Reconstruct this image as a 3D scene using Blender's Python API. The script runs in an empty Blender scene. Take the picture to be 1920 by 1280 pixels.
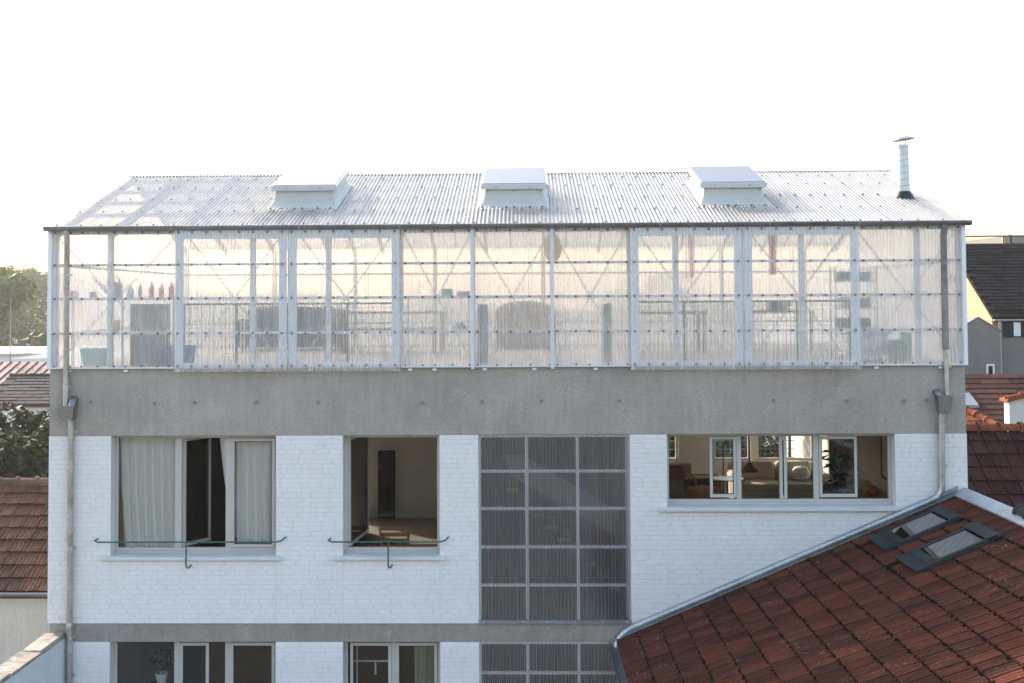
import bpy, math, random
import numpy as np
from mathutils import Vector, Matrix
random.seed(7); rng = np.random.default_rng(7)
sc = bpy.context.scene
COL = sc.collection
# ------------------------------------------------------------------ camera
FPX = 2450.0
CAM = np.array([0.2611, -19.3189, 10.8])
def _rot(yaw, pitch, roll):
    cy, sy = np.cos(yaw), np.sin(yaw); cp, sp = np.cos(pitch), np.sin(pitch); cr, sr = np.cos(roll), np.sin(roll)
    return (np.array([[cy, -sy, 0], [sy, cy, 0], [0, 0, 1]]) @ np.array([[1, 0, 0], [0, cp, -sp], [0, sp, cp]])
            @ np.array([[cr, 0, sr], [0, 1, 0], [-sr, 0, cr]]))
RC = _rot(0.0231, 0.0428, 0.0055)
cam = bpy.data.cameras.new('camera'); cam_o = bpy.data.objects.new('camera', cam); COL.objects.link(cam_o)
cam.sensor_fit = 'HORIZONTAL'; cam.sensor_width = 36.0
cam.lens = 36.0 * FPX / 1920.0
cam.shift_x = 40.3 / 1920.0; cam.shift_y = -182.75 / 1920.0
cam.clip_start = 0.1; cam.clip_end = 3000
m = Matrix.Identity(4)
for i in range(3):
    m[i][0] = RC[i, 0]; m[i][1] = RC[i, 2]; m[i][2] = -RC[i, 1]; m[i][3] = CAM[i]
cam_o.matrix_world = m
sc.camera = cam_o
# ------------------------------------------------------------------ sky, sun, exposure
SUN_EL = math.radians(29)
SUN_H = Vector((-0.66, 0.75)).normalized()          # towards the sun, on plan: left and behind the building
world = bpy.data.worlds.new('World'); sc.world = world; world.use_nodes = True
wn = world.node_tree.nodes; wl = world.node_tree.links
bg = wn['Background']; bg.inputs['Strength'].default_value = 0.15
sky = wn.new('ShaderNodeTexSky'); sky.sky_type = 'NISHITA'; sky.sun_disc = False
sky.sun_elevation = SUN_EL; sky.sun_rotation = math.atan2(SUN_H.x, SUN_H.y)
sky.air_density = 1.28; sky.dust_density = 3.2; sky.ozone_density = 0.5; sky.altitude = 50
wl.new(sky.outputs[0], bg.inputs['Color'])
sl = bpy.data.lights.new('sun', 'SUN'); sl.energy = 2.0; sl.angle = math.radians(0.6); sl.color = (1.0, 0.92, 0.86)
sun_o = bpy.data.objects.new('sun', sl); COL.objects.link(sun_o)
sd = Vector((SUN_H.x * math.cos(SUN_EL), SUN_H.y * math.cos(SUN_EL), math.sin(SUN_EL)))
sun_o.rotation_euler = sd.to_track_quat('Z', 'Y').to_euler(); sun_o.location = (-40, 50, 60)
vs = sc.view_settings
vs.view_transform = 'Standard'; vs.look = 'None'; vs.exposure = 1.6; vs.gamma = 1.0; vs.use_curve_mapping = False
cy_ = sc.cycles
cy_.max_bounces = 10; cy_.diffuse_bounces = 4; cy_.glossy_bounces = 4; cy_.transmission_bounces = 6
cy_.transparent_max_bounces = 40; cy_.volume_bounces = 0; cy_.volume_step_rate = 4; cy_.use_denoising = True
cy_.sample_clamp_indirect = 6.0; cy_.caustics_reflective = False; cy_.caustics_refractive = True; cy_.blur_glossy = 1.0
# ------------------------------------------------------------------ materials
def nt_new(name):
    mt = bpy.data.materials.new(name); mt.use_nodes = True
    nt = mt.node_tree; return mt, nt, nt.nodes, nt.links
def noise(nt, scale, detail=4, rough=0.55, vec=None, dist=0.0):
    n = nt.nodes.new('ShaderNodeTexNoise'); n.inputs['Scale'].default_value = scale; n.inputs['Detail'].default_value = detail
    n.inputs['Roughness'].default_value = rough; n.inputs['Distortion'].default_value = dist
    if vec is not None: nt.links.new(vec, n.inputs['Vector'])
    return n
def ramp(nt, src, stops):
    r = nt.nodes.new('ShaderNodeValToRGB'); els = r.color_ramp.elements
    while len(els) < len(stops): els.new(0.5)
    for e, (p, c) in zip(els, stops):
        e.position = p; e.color = (c, c, c, 1) if not hasattr(c, '__len__') else (*c, 1)
    nt.links.new(src, r.inputs[0]); return r
def mapping(nt, src, scale):
    mp = nt.nodes.new('ShaderNodeMapping'); mp.inputs['Scale'].default_value = scale; nt.links.new(src, mp.inputs['Vector']); return mp.outputs[0]
def mixc(nt, mode, fac, a, b):
    n = nt.nodes.new('ShaderNodeMix'); n.data_type = 'RGBA'; n.blend_type = mode
    for sock, v in ((0, fac), (6, a), (7, b)):
        if hasattr(v, 'is_output'): nt.links.new(v, n.inputs[sock])
        elif sock == 0: n.inputs[0].default_value = v
        else: n.inputs[sock].default_value = (*v, 1)
    return n.outputs[2]
def randval(nt):
    oi = nt.nodes.new('ShaderNodeObjectInfo'); ge = nt.nodes.new('ShaderNodeNewGeometry')
    a = nt.nodes.new('ShaderNodeMath'); a.operation = 'ADD'; nt.links.new(oi.outputs['Random'], a.inputs[0]); nt.links.new(ge.outputs['Random Per Island'], a.inputs[1])
    f = nt.nodes.new('ShaderNodeMath'); f.operation = 'FRACT'; nt.links.new(a.outputs[0], f.inputs[0]); return f.outputs[0]
def M(name, col, rough=0.6, metal=0.0, var=0.12, vs_=3.0, bump=0.0, bs=40.0, rand=0.0, spec=0.5, streak=None):
    mt, nt, nd, lk = nt_new(name); b = nd['Principled BSDF']
    b.inputs['Roughness'].default_value = rough; b.inputs['Metallic'].default_value = metal; b.inputs['Specular IOR Level'].default_value = spec
    ge = nd.new('ShaderNodeNewGeometry'); pos = ge.outputs['Position']
    vec = mapping(nt, pos, streak) if streak else pos
    n = noise(nt, vs_, 6, 0.6, vec)
    r = ramp(nt, n.outputs[0], [(0.28, 1 - var), (0.72, 1 + var * 0.6)])
    c = mixc(nt, 'MULTIPLY', 1.0, col, r.outputs[0])
    if rand:
        rr = ramp(nt, randval(nt), [(0, 1 - rand), (1, 1 + rand * .5)]); c = mixc(nt, 'MULTIPLY', 1.0, c, rr.outputs[0])
    lk.new(c, b.inputs['Base Color'])
    if bump:
        n2 = noise(nt, bs, 5, 0.6, pos); bp = nd.new('ShaderNodeBump'); bp.inputs['Strength'].default_value = bump; bp.inputs['Distance'].default_value = 0.01
        lk.new(n2.outputs[0], bp.inputs['Height']); lk.new(bp.outputs[0], b.inputs['Normal'])
    return mt
def M_concrete(name, lo, hi, sc_=1.0):
    mt, nt, nd, lk = nt_new(name); b = nd['Principled BSDF']; b.inputs['Roughness'].default_value = 0.85; b.inputs['Specular IOR Level'].default_value = 0.25
    pos = nd.new('ShaderNodeNewGeometry').outputs['Position']
    n1 = noise(nt, 0.9 * sc_, 8, 0.62, pos, 0.4); n2 = noise(nt, 2.2, 6, 0.7, mapping(nt, pos, (5, 5, 0.5))); n3 = noise(nt, 26, 8, 0.75, pos)
    base = ramp(nt, n1.outputs[0], [(0.3, lo), (0.7, hi)]).outputs[0]
    c = mixc(nt, 'MULTIPLY', 1.0, base, ramp(nt, n2.outputs[0], [(0.3, 0.91), (0.7, 1.06)]).outputs[0])
    c = mixc(nt, 'MULTIPLY', 1.0, c, ramp(nt, n3.outputs[0], [(0.25, 0.78), (0.5, 1.0), (0.8, 1.16)]).outputs[0])
    # pale worn patches
    n4 = noise(nt, 1.7, 4, 0.5, pos, 1.0); n5 = noise(nt, 38, 3, 0.6, pos)
    mk = nd.new('ShaderNodeMath'); mk.operation = 'MULTIPLY'
    lk.new(ramp(nt, n4.outputs[0], [(0.52, 0), (0.66, 1)]).outputs[0], mk.inputs[0]); lk.new(ramp(nt, n5.outputs[0], [(0.5, 0), (0.62, 0.55)]).outputs[0], mk.inputs[1])
    c = mixc(nt, 'MIX', mk.outputs[0], c, tuple(min(1, x * 1.35) for x in hi))
    lk.new(c, b.inputs['Base Color'])
    bp = nd.new('ShaderNodeBump'); bp.inputs['Strength'].default_value = 0.35; bp.inputs['Distance'].default_value = 0.01
    lk.new(n3.outputs[0], bp.inputs['Height']); lk.new(bp.outputs[0], b.inputs['Normal'])
    return mt
def M_galv(name, col=(0.62, 0.61, 0.60), rough=0.38):
    mt, nt, nd, lk = nt_new(name); b = nd['Principled BSDF']; b.inputs['Metallic'].default_value = 0.9
    pos = nd.new('ShaderNodeNewGeometry').outputs['Position']
    v = nd.new('ShaderNodeTexVoronoi'); v.inputs['Scale'].default_value = 55; lk.new(pos, v.inputs['Vector'])
    n = noise(nt, 3, 5, 0.6, pos)
    c = mixc(nt, 'MULTIPLY', 0.35, col, v.outputs['Color']); c = mixc(nt, 'MULTIPLY', 1.0, c, ramp(nt, n.outputs[0], [(0.3, 0.75), (0.7, 1.15)]).outputs[0])
    lk.new(c, b.inputs['Base Color']); lk.new(ramp(nt, n.outputs[0], [(0.3, rough - .08), (0.7, rough + .12)]).outputs[0], b.inputs['Roughness'])
    return mt
def M_poly(name, clear=0.5, diff=0.14, trans=0.3, tint=(0.93, 0.92, 0.9), gloss=0.1, grough=0.18, edge=0.35, blur=0.0, dcol=0.8):
    """corrugated polycarbonate: part clear, part milky scatter, a glossy skin; flanks of the ribs are milkier"""
    mt, nt, nd, lk = nt_new(name)
    for n in list(nd):
        if n.type == 'BSDF_PRINCIPLED': nd.remove(n)
    out = nd['Material Output']
    tr = nd.new('ShaderNodeBsdfTransparent'); tr.inputs[0].default_value = (*tint, 1)
    if blur:
        rf = nd.new('ShaderNodeBsdfRefraction'); rf.inputs['IOR'].default_value = 1.02; rf.inputs['Roughness'].default_value = blur; rf.inputs[0].default_value = (*tint, 1)
        mb_ = nd.new('ShaderNodeMixShader'); mb_.inputs[0].default_value = 0.85; lk.new(tr.outputs[0], mb_.inputs[1]); lk.new(rf.outputs[0], mb_.inputs[2]); tr = mb_
    df = nd.new('ShaderNodeBsdfDiffuse'); df.inputs[0].default_value = (dcol, dcol, dcol, 1)
    tl = nd.new('ShaderNodeBsdfTranslucent'); tl.inputs[0].default_value = (dcol * 1.06, dcol * 1.05, dcol * 1.03, 1)
    gl = nd.new('ShaderNodeBsdfGlossy'); gl.inputs['Roughness'].default_value = grough; gl.inputs[0].default_value = (0.95, 0.95, 0.95, 1)
    pos = nd.new('ShaderNodeNewGeometry').outputs['Position']
    n = noise(nt, 1.6, 5, 0.6, mapping(nt, pos, (6, 6, 0.6)))
    s1 = nd.new('ShaderNodeMixShader'); s1.inputs[0].default_value = trans / (trans + diff); lk.new(df.outputs[0], s1.inputs[1]); lk.new(tl.outputs[0], s1.inputs[2])
    lw = nd.new('ShaderNodeLayerWeight'); lw.inputs['Blend'].default_value = 0.35
    f = nd.new('ShaderNodeMath'); f.operation = 'MULTIPLY_ADD'; lk.new(lw.outputs['Facing'], f.inputs[0]); f.inputs[1].default_value = edge; f.inputs[2].default_value = 1 - clear
    f2 = nd.new('ShaderNodeMath'); f2.operation = 'MULTIPLY'; f2.use_clamp = True; lk.new(f.outputs[0], f2.inputs[0]); lk.new(ramp(nt, n.outputs[0], [(0.3, 0.78), (0.7, 1.18)]).outputs[0], f2.inputs[1])
    s2 = nd.new('ShaderNodeMixShader'); lk.new(f2.outputs[0], s2.inputs[0]); lk.new(tr.outputs[0], s2.inputs[1]); lk.new(s1.outputs[0], s2.inputs[2])
    g = nd.new('ShaderNodeMath'); g.operation = 'MULTIPLY_ADD'; lk.new(lw.outputs['Fresnel'], g.inputs[0]); g.inputs[1].default_value = gloss * 2; g.inputs[2].default_value = gloss * 0.4
    s3 = nd.new('ShaderNodeMixShader'); lk.new(g.outputs[0], s3.inputs[0]); lk.new(s2.outputs[0], s3.inputs[1]); lk.new(gl.outputs[0], s3.inputs[2])
    lk.new(s3.outputs[0], out.inputs[0]); return mt
def M_glass(name, tint=(0.93, 0.94, 0.93), refl=0.012, rough=0.0):
    mt, nt, nd, lk = nt_new(name); nd.remove(nd['Principled BSDF']); out = nd['Material Output']
    tr = nd.new('ShaderNodeBsdfTransparent'); tr.inputs[0].default_value = (*tint, 1)
    gl = nd.new('ShaderNodeBsdfGlossy'); gl.inputs['Roughness'].default_value = rough
    lw = nd.new('ShaderNodeLayerWeight'); lw.inputs['Blend'].default_value = 0.25
    g = nd.new('ShaderNodeMath'); g.operation = 'MULTIPLY_ADD'; lk.new(lw.outputs['Fresnel'], g.inputs[0]); g.inputs[1].default_value = 1.0; g.inputs[2].default_value = refl
    s = nd.new('ShaderNodeMixShader'); lk.new(g.outputs[0], s.inputs[0]); lk.new(tr.outputs[0], s.inputs[1]); lk.new(gl.outputs[0], s.inputs[2]); lk.new(s.outputs[0], out.inputs[0]); return mt
def M_tile(name, lo, hi, stain=(0.02, 0.017, 0.015), stain_amt=0.75, moss=(0.035, 0.032, 0.018), lichen=0.0, streakv=(3, 3, 3)):
    mt, nt, nd, lk = nt_new(name); b = nd['Principled BSDF']; b.inputs['Roughness'].default_value = 0.9; b.inputs['Specular IOR Level'].default_value = 0.1
    pos = nd.new('ShaderNodeNewGeometry').outputs['Position']
    c = ramp(nt, randval(nt), [(0.0, lo), (0.5, tuple((a + b_) / 2 for a, b_ in zip(lo, hi))), (1.0, hi)]).outputs[0]
    n1 = noise(nt, 1.1, 7, 0.65, pos, 0.5); n2 = noise(nt, 9, 6, 0.7, mapping(nt, pos, streakv)); n3 = noise(nt, 45, 4, 0.6, pos)
    c = mixc(nt, 'MULTIPLY', 1.0, c, ramp(nt, n3.outputs[0], [(0.3, 0.75), (0.7, 1.2)]).outputs[0])
    mk = nd.new('ShaderNodeMath'); mk.operation = 'MULTIPLY'
    lk.new(ramp(nt, n1.outputs[0], [(0.38, 0.1), (0.62, 1)]).outputs[0], mk.inputs[0]); lk.new(ramp(nt, n2.outputs[0], [(0.4, 0), (0.64, stain_amt)]).outputs[0], mk.inputs[1])
    c = mixc(nt, 'MIX', mk.outputs[0], c, stain)
    n4 = noise(nt, 2.6, 6, 0.7, pos, 0.8)
    c = mixc(nt, 'MIX', ramp(nt, n4.outputs[0], [(0.56, 0), (0.74, 0.6)]).outputs[0], c, moss)
    if lichen:
        n5 = noise(nt, 60, 2, 0.5, mapping(nt, pos, streakv)); n6 = noise(nt, 1.3, 3, 0.5, pos, 0.6)
        m2 = nd.new('ShaderNodeMath'); m2.operation = 'MULTIPLY'
        lk.new(ramp(nt, n5.outputs[0], [(0.66, 0), (0.70, lichen)]).outputs[0], m2.inputs[0]); lk.new(ramp(nt, n6.outputs[0], [(0.55, 0), (0.66, 1)]).outputs[0], m2.inputs[1])
        c = mixc(nt, 'MIX', m2.outputs[0], c, (0.55, 0.55, 0.52))
    lk.new(c, b.inputs['Base Color'])
    bp = nd.new('ShaderNodeBump'); bp.inputs['Strength'].default_value = 0.5; bp.inputs['Distance'].default_value = 0.008
    lk.new(n3.outputs[0], bp.inputs['Height']); lk.new(bp.outputs[0], b.inputs['Normal'])
    return mt
def M_leaf(name, a, b_, c_=None):
    mt, nt, nd, lk = nt_new(name); b = nd['Principled BSDF']; b.inputs['Roughness'].default_value = 0.6; b.inputs['Specular IOR Level'].default_value = 0.3
    ge = nd.new('ShaderNodeNewGeometry')
    stops = [(0, a), (1, b_)] if c_ is None else [(0, a), (0.6, b_), (1, c_)]
    c = ramp(nt, ge.outputs['Random Per Island'], stops).outputs[0]
    n = noise(nt, 0.35, 3, 0.5, ge.outputs['Position'])
    c = mixc(nt, 'MULTIPLY', 1.0, c, ramp(nt, n.outputs[0], [(0.35, 0.6), (0.65, 1.3)]).outputs[0])
    lk.new(c, b.inputs['Base Color'])
    tl = nd.new('ShaderNodeBsdfTranslucent'); lk.new(c, tl.inputs[0])
    s = nd.new('ShaderNodeMixShader'); s.inputs[0].default_value = 0.35; lk.new(b.outputs[0], s.inputs[1]); lk.new(tl.outputs[0], s.inputs[2]); lk.new(s.outputs[0], nd['Material Output'].inputs[0])
    return mt
def M_cloth(name, col, tr=0.4):
    mt, nt, nd, lk = nt_new(name); b = nd['Principled BSDF']; b.inputs['Base Color'].default_value = (*col, 1); b.inputs['Roughness'].default_value = 0.9
    tl = nd.new('ShaderNodeBsdfTranslucent'); tl.inputs[0].default_value = (*col, 1)
    s = nd.new('ShaderNodeMixShader'); s.inputs[0].default_value = tr; lk.new(b.outputs[0], s.inputs[1]); lk.new(tl.outputs[0], s.inputs[2]); lk.new(s.outputs[0], nd['Material Output'].inputs[0])
    return mt
MT = {}
MT['paint'] = M('white_brick_paint', (0.87, 0.825, 0.81), 0.55, var=0.05, vs_=2.5, bump=0.35, bs=60, rand=0.012)
MT['mortar'] = M('white_mortar_paint', (0.81, 0.77, 0.755), 0.7, var=0.08, vs_=4, bump=0.3, bs=60)
MT['conc'] = M_concrete('concrete', (0.35, 0.305, 0.265), (0.465, 0.412, 0.364))
MT['conc2'] = M_concrete('slab_concrete', (0.28, 0.24, 0.208), (0.39, 0.345, 0.305))
MT['hole'] = M('tie_hole_mortar', (0.25, 0.235, 0.215), 0.9)
MT['frame'] = M('window_frame_lacquer', (0.54, 0.495, 0.46), 0.4, var=0.03)
MT['sill'] = M('sill_paint', (0.70, 0.69, 0.68), 0.6, var=0.08, bump=0.15)
MT['gasket'] = M('gasket', (0.03, 0.03, 0.032), 0.6)
MT['glass'] = M_glass('window_glass')
MT['gasket2'] = M('dark_frame', (0.03, 0.033, 0.038), 0.65, spec=.2)
MT['stone'] = M_concrete('weathered_stone', (0.14, 0.115, 0.09), (0.42, 0.38, 0.33), 4.0)
MT['galv'] = M_galv('galvanised_steel')
MT['galvd'] = M_galv('dull_zinc', (0.36, 0.37, 0.38), 0.5)
MT['zinc'] = M('zinc_flashing', (0.42, 0.44, 0.46), 0.5, metal=0.4, var=0.2, vs_=4)
MT['polyw'] = M_poly('wall_polycarbonate', clear=0.56, diff=0.30, trans=0.18, edge=0.45, gloss=0.10, tint=(.96,.95,.97), dcol=.94, blur=0.30)
MT['polyc'] = M_poly('panel_polycarbonate', clear=0.68, diff=0.30, trans=0.12, edge=0.40, gloss=0.10, tint=(.97,.965,.985), dcol=.97, blur=0.27)
MT['lidtop'] = M('skylight_plate', (0.17, 0.17, 0.19), 0.35, var=0.06)
MT['polyb'] = M_poly('rear_polycarbonate', clear=0.62, diff=0.14, trans=0.14, edge=0.3, gloss=0.06, blur=0.32, tint=(.84,.84,.83))
MT['polyr'] = M_poly('roof_polycarbonate', clear=0.36, diff=0.3, trans=0.3, edge=0.25, gloss=0.15, grough=0.22, tint=(.75,.75,.76), dcol=0.54)
MT['polys'] = M_poly('stair_polycarbonate', clear=0.97, diff=0.14, trans=0.04, tint=(0.80, 0.79, 0.80), edge=0.70, gloss=0.22, grough=0.12)
MT['alu'] = M('white_aluminium', (0.88, 0.88, 0.895), 0.42, var=0.05, metal=0.1)
MT['steelw'] = M('galvanised_post', (0.74, 0.74, 0.745), 0.5, var=0.08, metal=0.0)
MT['brace'] = M('brace_steel', (0.68, 0.67, 0.66), 0.5, metal=0.0)
MT['bolt'] = M('bolt_head', (0.22, 0.215, 0.21), 0.45, metal=0.3)
MT['lid'] = M('skylight_lid_paint', (0.60, 0.585, 0.57), 0.4, var=0.04)
MT['curb'] = M('skylight_curb_paint', (0.58, 0.555, 0.505), 0.5, var=0.05)
MT['fascia'] = M('fascia_board', (0.50, 0.40, 0.32), 0.7)
MT['green'] = M('green_rail_paint', (0.03, 0.12, 0.085), 0.4, var=0.15)
MT['deck'] = M('plywood_floor', (0.47, 0.395, 0.33), 0.55, var=0.15, streak=(1, 8, 1))
MT['roomw'] = M('room_wall_paint', (0.80, 0.775, 0.735), 0.8, var=0.04)
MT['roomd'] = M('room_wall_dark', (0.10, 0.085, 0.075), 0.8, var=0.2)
MT['roomf'] = M('room_floor', (0.22, 0.20, 0.165), 0.4, var=0.15)
MT['tileR'] = M_tile('red_clay_tile', (0.070, 0.021, 0.012), (0.15, 0.044, 0.024), lichen=0.7, streakv=(0.30, 2.4, 0.30), stain_amt=0.95)
MT['tileB'] = M_tile('brown_clay_tile', (0.05, 0.026, 0.02), (0.125, 0.06, 0.043), stain=(0.020, 0.017, 0.016), stain_amt=.95, streakv=(2.6, 0.5, 0.5))
MT['tileRidge'] = M_tile('weathered_ridge_tile', (0.10, 0.065, 0.05), (0.17, 0.11, 0.085), stain=(.03,.026,.024))
MT['tileD'] = M_tile('weathered_clay_tile', (0.055, 0.022, 0.017), (0.11, 0.044, 0.031), stain=(0.022, 0.018, 0.017), stain_amt=0.9, streakv=(2.2, 0.5, 0.5))
MT['tileO'] = M_tile('orange_clay_tile', (0.20, 0.06, 0.03), (0.32, 0.10, 0.05), stain_amt=0.4)
MT['slate'] = M_tile('slate_roof', (0.012, 0.010, 0.010), (0.024, 0.020, 0.02), stain_amt=0.3, moss=(0.03, 0.028, 0.026))
MT['tileG'] = M_tile('grey_brown_tile', (0.05, 0.04, 0.04), (0.085, 0.066, 0.066), stain_amt=0.4)
MT['redmetal'] = M('red_brown_sheet_metal', (0.13, 0.06, 0.05), 0.65, metal=0.0, var=0.2)
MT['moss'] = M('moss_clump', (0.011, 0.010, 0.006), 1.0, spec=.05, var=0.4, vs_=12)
MT['render'] = M_concrete('cream_render', (0.48, 0.45, 0.40), (0.64, 0.61, 0.55), 0.7)
MT['peach'] = M('peach_render', (0.50, 0.285, 0.175), 0.85, var=0.05)
MT['greyr'] = M('grey_render', (0.22, 0.20, 0.185), 0.9, var=0.1)
MT['whiter'] = M('white_render', (0.68, 0.66, 0.62), 0.85, var=0.1, vs_=1.5)
MT['white'] = M('white_paint', (0.78, 0.77, 0.75), 0.6, var=0.04)
MT['black'] = M('black_rubber', (0.02, 0.02, 0.022), 0.5)
MT['blackw'] = M('black_lacquer', (0.012, 0.012, 0.013), 0.25)
MT['wood'] = M('oak_wood', (0.36, 0.22, 0.12), 0.5, var=0.25, streak=(1, 1, 10))
MT['darkwood'] = M('dark_wood', (0.10, 0.06, 0.04), 0.5, var=0.2)
MT['orange'] = M('orange_fabric', (0.55, 0.17, 0.07), 0.85)
MT['red'] = M('red_plastic', (0.55, 0.05, 0.05), 0.45)
MT['pinkred'] = M_cloth('red_banner_cloth', (0.75, 0.12, 0.13), 0.5)
MT['blue'] = M('blue_plastic', (0.05, 0.12, 0.42), 0.5)
MT['teal'] = M('teal_plastic', (0.12, 0.42, 0.50), 0.5)
MT['yellow'] = M('yellow_paint', (0.65, 0.42, 0.06), 0.5)
MT['greenp'] = M('green_plastic', (0.03, 0.22, 0.09), 0.45)
MT['dgreen'] = M('dark_green_lacquer', (0.07, 0.10, 0.085), 0.5)
MT['grey'] = M('grey_plastic', (0.25, 0.26, 0.27), 0.5)
MT['sofa'] = M('cream_sofa_fabric', (0.70, 0.62, 0.50), 0.9, bump=0.2)
MT['dfab'] = M('charcoal_fabric', (0.13, 0.13, 0.125), 0.95)
MT['curtain'] = M_cloth('sheer_curtain', (0.92, 0.91, 0.89), 0.12)
MT['lantern'] = M_cloth('lantern_paper', (1.0, 0.78, 0.38), 0.75)
MT['leafd'] = M_leaf('dark_leaf', (0.010, 0.018, 0.006), (0.028, 0.038, 0.011), (0.065, 0.060, 0.018))
MT['leafw'] = M_leaf('wood_leaf', (0.013, 0.030, 0.004), (0.036, 0.060, 0.008), (0.085, 0.070, 0.012))
MT['leafg'] = M_leaf('bright_leaf', (0.05, 0.09, 0.010), (0.12, 0.17, 0.02))
MT['leafo'] = M_leaf('rusty_leaf', (0.032, 0.028, 0.007), (0.09, 0.055, 0.012))
MT['leafi'] = M_leaf('houseplant_leaf', (0.02, 0.045, 0.02), (0.05, 0.09, 0.035))
MT['bark'] = M('bark', (0.06, 0.045, 0.035), 0.9, bump=0.4)
MT['ground'] = M('ground_gravel', (0.16, 0.15, 0.13), 0.95, var=0.3, vs_=0.4)
MT['hill'] = M('hill_soil', (0.05, 0.055, 0.03), 0.95, var=0.3, vs_=0.1)
MT['flue'] = M('flue_wrap', (0.74, 0.77, 0.74), 0.45, metal=0.1, var=0.08)
# ------------------------------------------------------------------ mesh helpers
class MB:
    def __init__(s): s.v = []; s.f = []
    def add(s, vs, fs):
        o = len(s.v); s.v += [tuple(float(c) for c in v) for v in vs]; s.f += [tuple(i + o for i in f) for f in fs]; return s
    def box(s, x0, x1, y0, y1, z0, z1):
        return s.add([(x0, y0, z0), (x1, y0, z0), (x1, y1, z0), (x0, y1, z0), (x0, y0, z1), (x1, y0, z1), (x1, y1, z1), (x0, y1, z1)],
                     [(0, 3, 2, 1), (4, 5, 6, 7), (0, 1, 5, 4), (1, 2, 6, 5), (2, 3, 7, 6), (3, 0, 4, 7)])
    def hexa(s, p):   # 8 corners: bottom 4 ccw, top 4 ccw
        return s.add(p, [(0, 3, 2, 1), (4, 5, 6, 7), (0, 1, 5, 4), (1, 2, 6, 5), (2, 3, 7, 6), (3, 0, 4, 7)])
    def prism(s, poly, axis, a0, a1):   # poly in the two remaining axes, extruded along axis
        def pt(q, a):
            return {'x': (a, q[0], q[1]), 'y': (q[0], a, q[1]), 'z': (q[0], q[1], a)}[axis]
        n = len(poly); vs = [pt(q, a0) for q in poly] + [pt(q, a1) for q in poly]
        fs = [tuple(range(n)), tuple(range(2 * n - 1, n - 1, -1))] + [(i, (i + 1) % n + 0, (i + 1) % n + n, i + n)[::-1] for i in range(n)]
        return s.add(vs, fs)
    def tube(s, pts, r, n=10, cap=True):
        pts = [Vector(p) for p in pts]; rs = r if hasattr(r, '__len__') else [r] * len(pts)
        rings = []; up = None
        for i, p in enumerate(pts):
            d = ((pts[i] - pts[i - 1]).normalized() if i else Vector()) + ((pts[i + 1] - pts[i]).normalized() if i < len(pts) - 1 else Vector())
            d.normalize()
            if up is None: up = Vector((0, 0, 1)) if abs(d.z) < 0.9 else Vector((1, 0, 0))
            a = d.cross(up).normalized(); b = a.cross(d).normalized(); up = b
            rings.append([p + a * math.cos(2 * math.pi * k / n) * rs[i] + b * math.sin(2 * math.pi * k / n) * rs[i] for k in range(n)])
        vs = [v for g in rings for v in g]; fs = []
        for i in range(len(pts) - 1):
            for k in range(n):
                k2 = (k + 1) % n; fs.append((i * n + k, i * n + k2, (i + 1) * n + k2, (i + 1) * n + k))
        if cap: fs += [tuple(range(n))[::-1], tuple(range((len(pts) - 1) * n, len(pts) * n))]
        return s.add(vs, fs)
    def lathe(s, prof, c=(0, 0, 0), n=16, sx=1, sy=1):
        vs = [(c[0] + r * sx * math.cos(2 * math.pi * k / n), c[1] + r * sy * math.sin(2 * math.pi * k / n), c[2] + z) for r, z in prof for k in range(n)]
        fs = [(i * n + k, i * n + (k + 1) % n, (i + 1) * n + (k + 1) % n, (i + 1) * n + k) for i in range(len(prof) - 1) for k in range(n)]
        if prof[0][0] > 1e-5: fs.append(tuple(range(n))[::-1])
        if prof[-1][0] > 1e-5: fs.append(tuple(range((len(prof) - 1) * n, len(prof) * n)))
        return s.add(vs, fs)
    def bar(s, p, q, w, t=None, up=(0, 0, 1)):
        p = Vector(p); q = Vector(q); t = t or w; d = (q - p).normalized(); u = Vector(up)
        a = d.cross(u)
        if a.length < 1e-3: a = d.cross(Vector((0, 1, 0)))
        a.normalize(); b = a.cross(d).normalized(); a = a * w / 2; b = b * t / 2
        return s.hexa([p - a - b, p + a - b, q + a - b, q - a - b, p - a + b, p + a + b, q + a + b, q - a + b])
ORG = {}
def mesh_of(mb, name, mat, smooth=None):
    me = bpy.data.meshes.new(name); me.from_pydata(mb.v, [], mb.f); me.materials.append(mat)
    if smooth:
        me.polygons.foreach_set('use_smooth', [True] * len(me.polygons)); me.set_sharp_from_angle(angle=math.radians(smooth))
    return me
def build(mb, name, mat, parent=None, smooth=None, bevel=0, label=None, cat=None, group=None, kind=None):
    mat = MT[mat] if isinstance(mat, str) else mat
    if parent is not None:
        o = ORG[parent.name]
    elif cat:
        a = np.array(mb.v); o = Vector(((a[:, 0].min() + a[:, 0].max()) / 2, (a[:, 1].min() + a[:, 1].max()) / 2, a[:, 2].min()))
    else: o = Vector((0, 0, 0))
    mb.v = [(v[0] - o.x, v[1] - o.y, v[2] - o.z) for v in mb.v]
    ob = bpy.data.objects.new(name, mesh_of(mb, name, mat, smooth)); COL.objects.link(ob)
    if parent is not None: ob.parent = parent
    else: ob.location = o
    ORG[ob.name] = o
    if bevel:
        bv = ob.modifiers.new('bevel', 'BEVEL'); bv.width = bevel; bv.segments = 2; bv.limit_method = 'ANGLE'
    tag(ob, label, cat, group, kind); return ob
def tag(o, label=None, cat=None, group=None, kind=None):
    for k, v in (('label', label), ('category', cat), ('group', group), ('kind', kind)):
        if v: o[k] = v
def thing(name, loc, label, cat, group=None):
    o = bpy.data.objects.new(name, None); o.empty_display_size = 0.2; COL.objects.link(o); o.location = loc; ORG[o.name] = Vector(loc); tag(o, label, cat, group); return o
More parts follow.
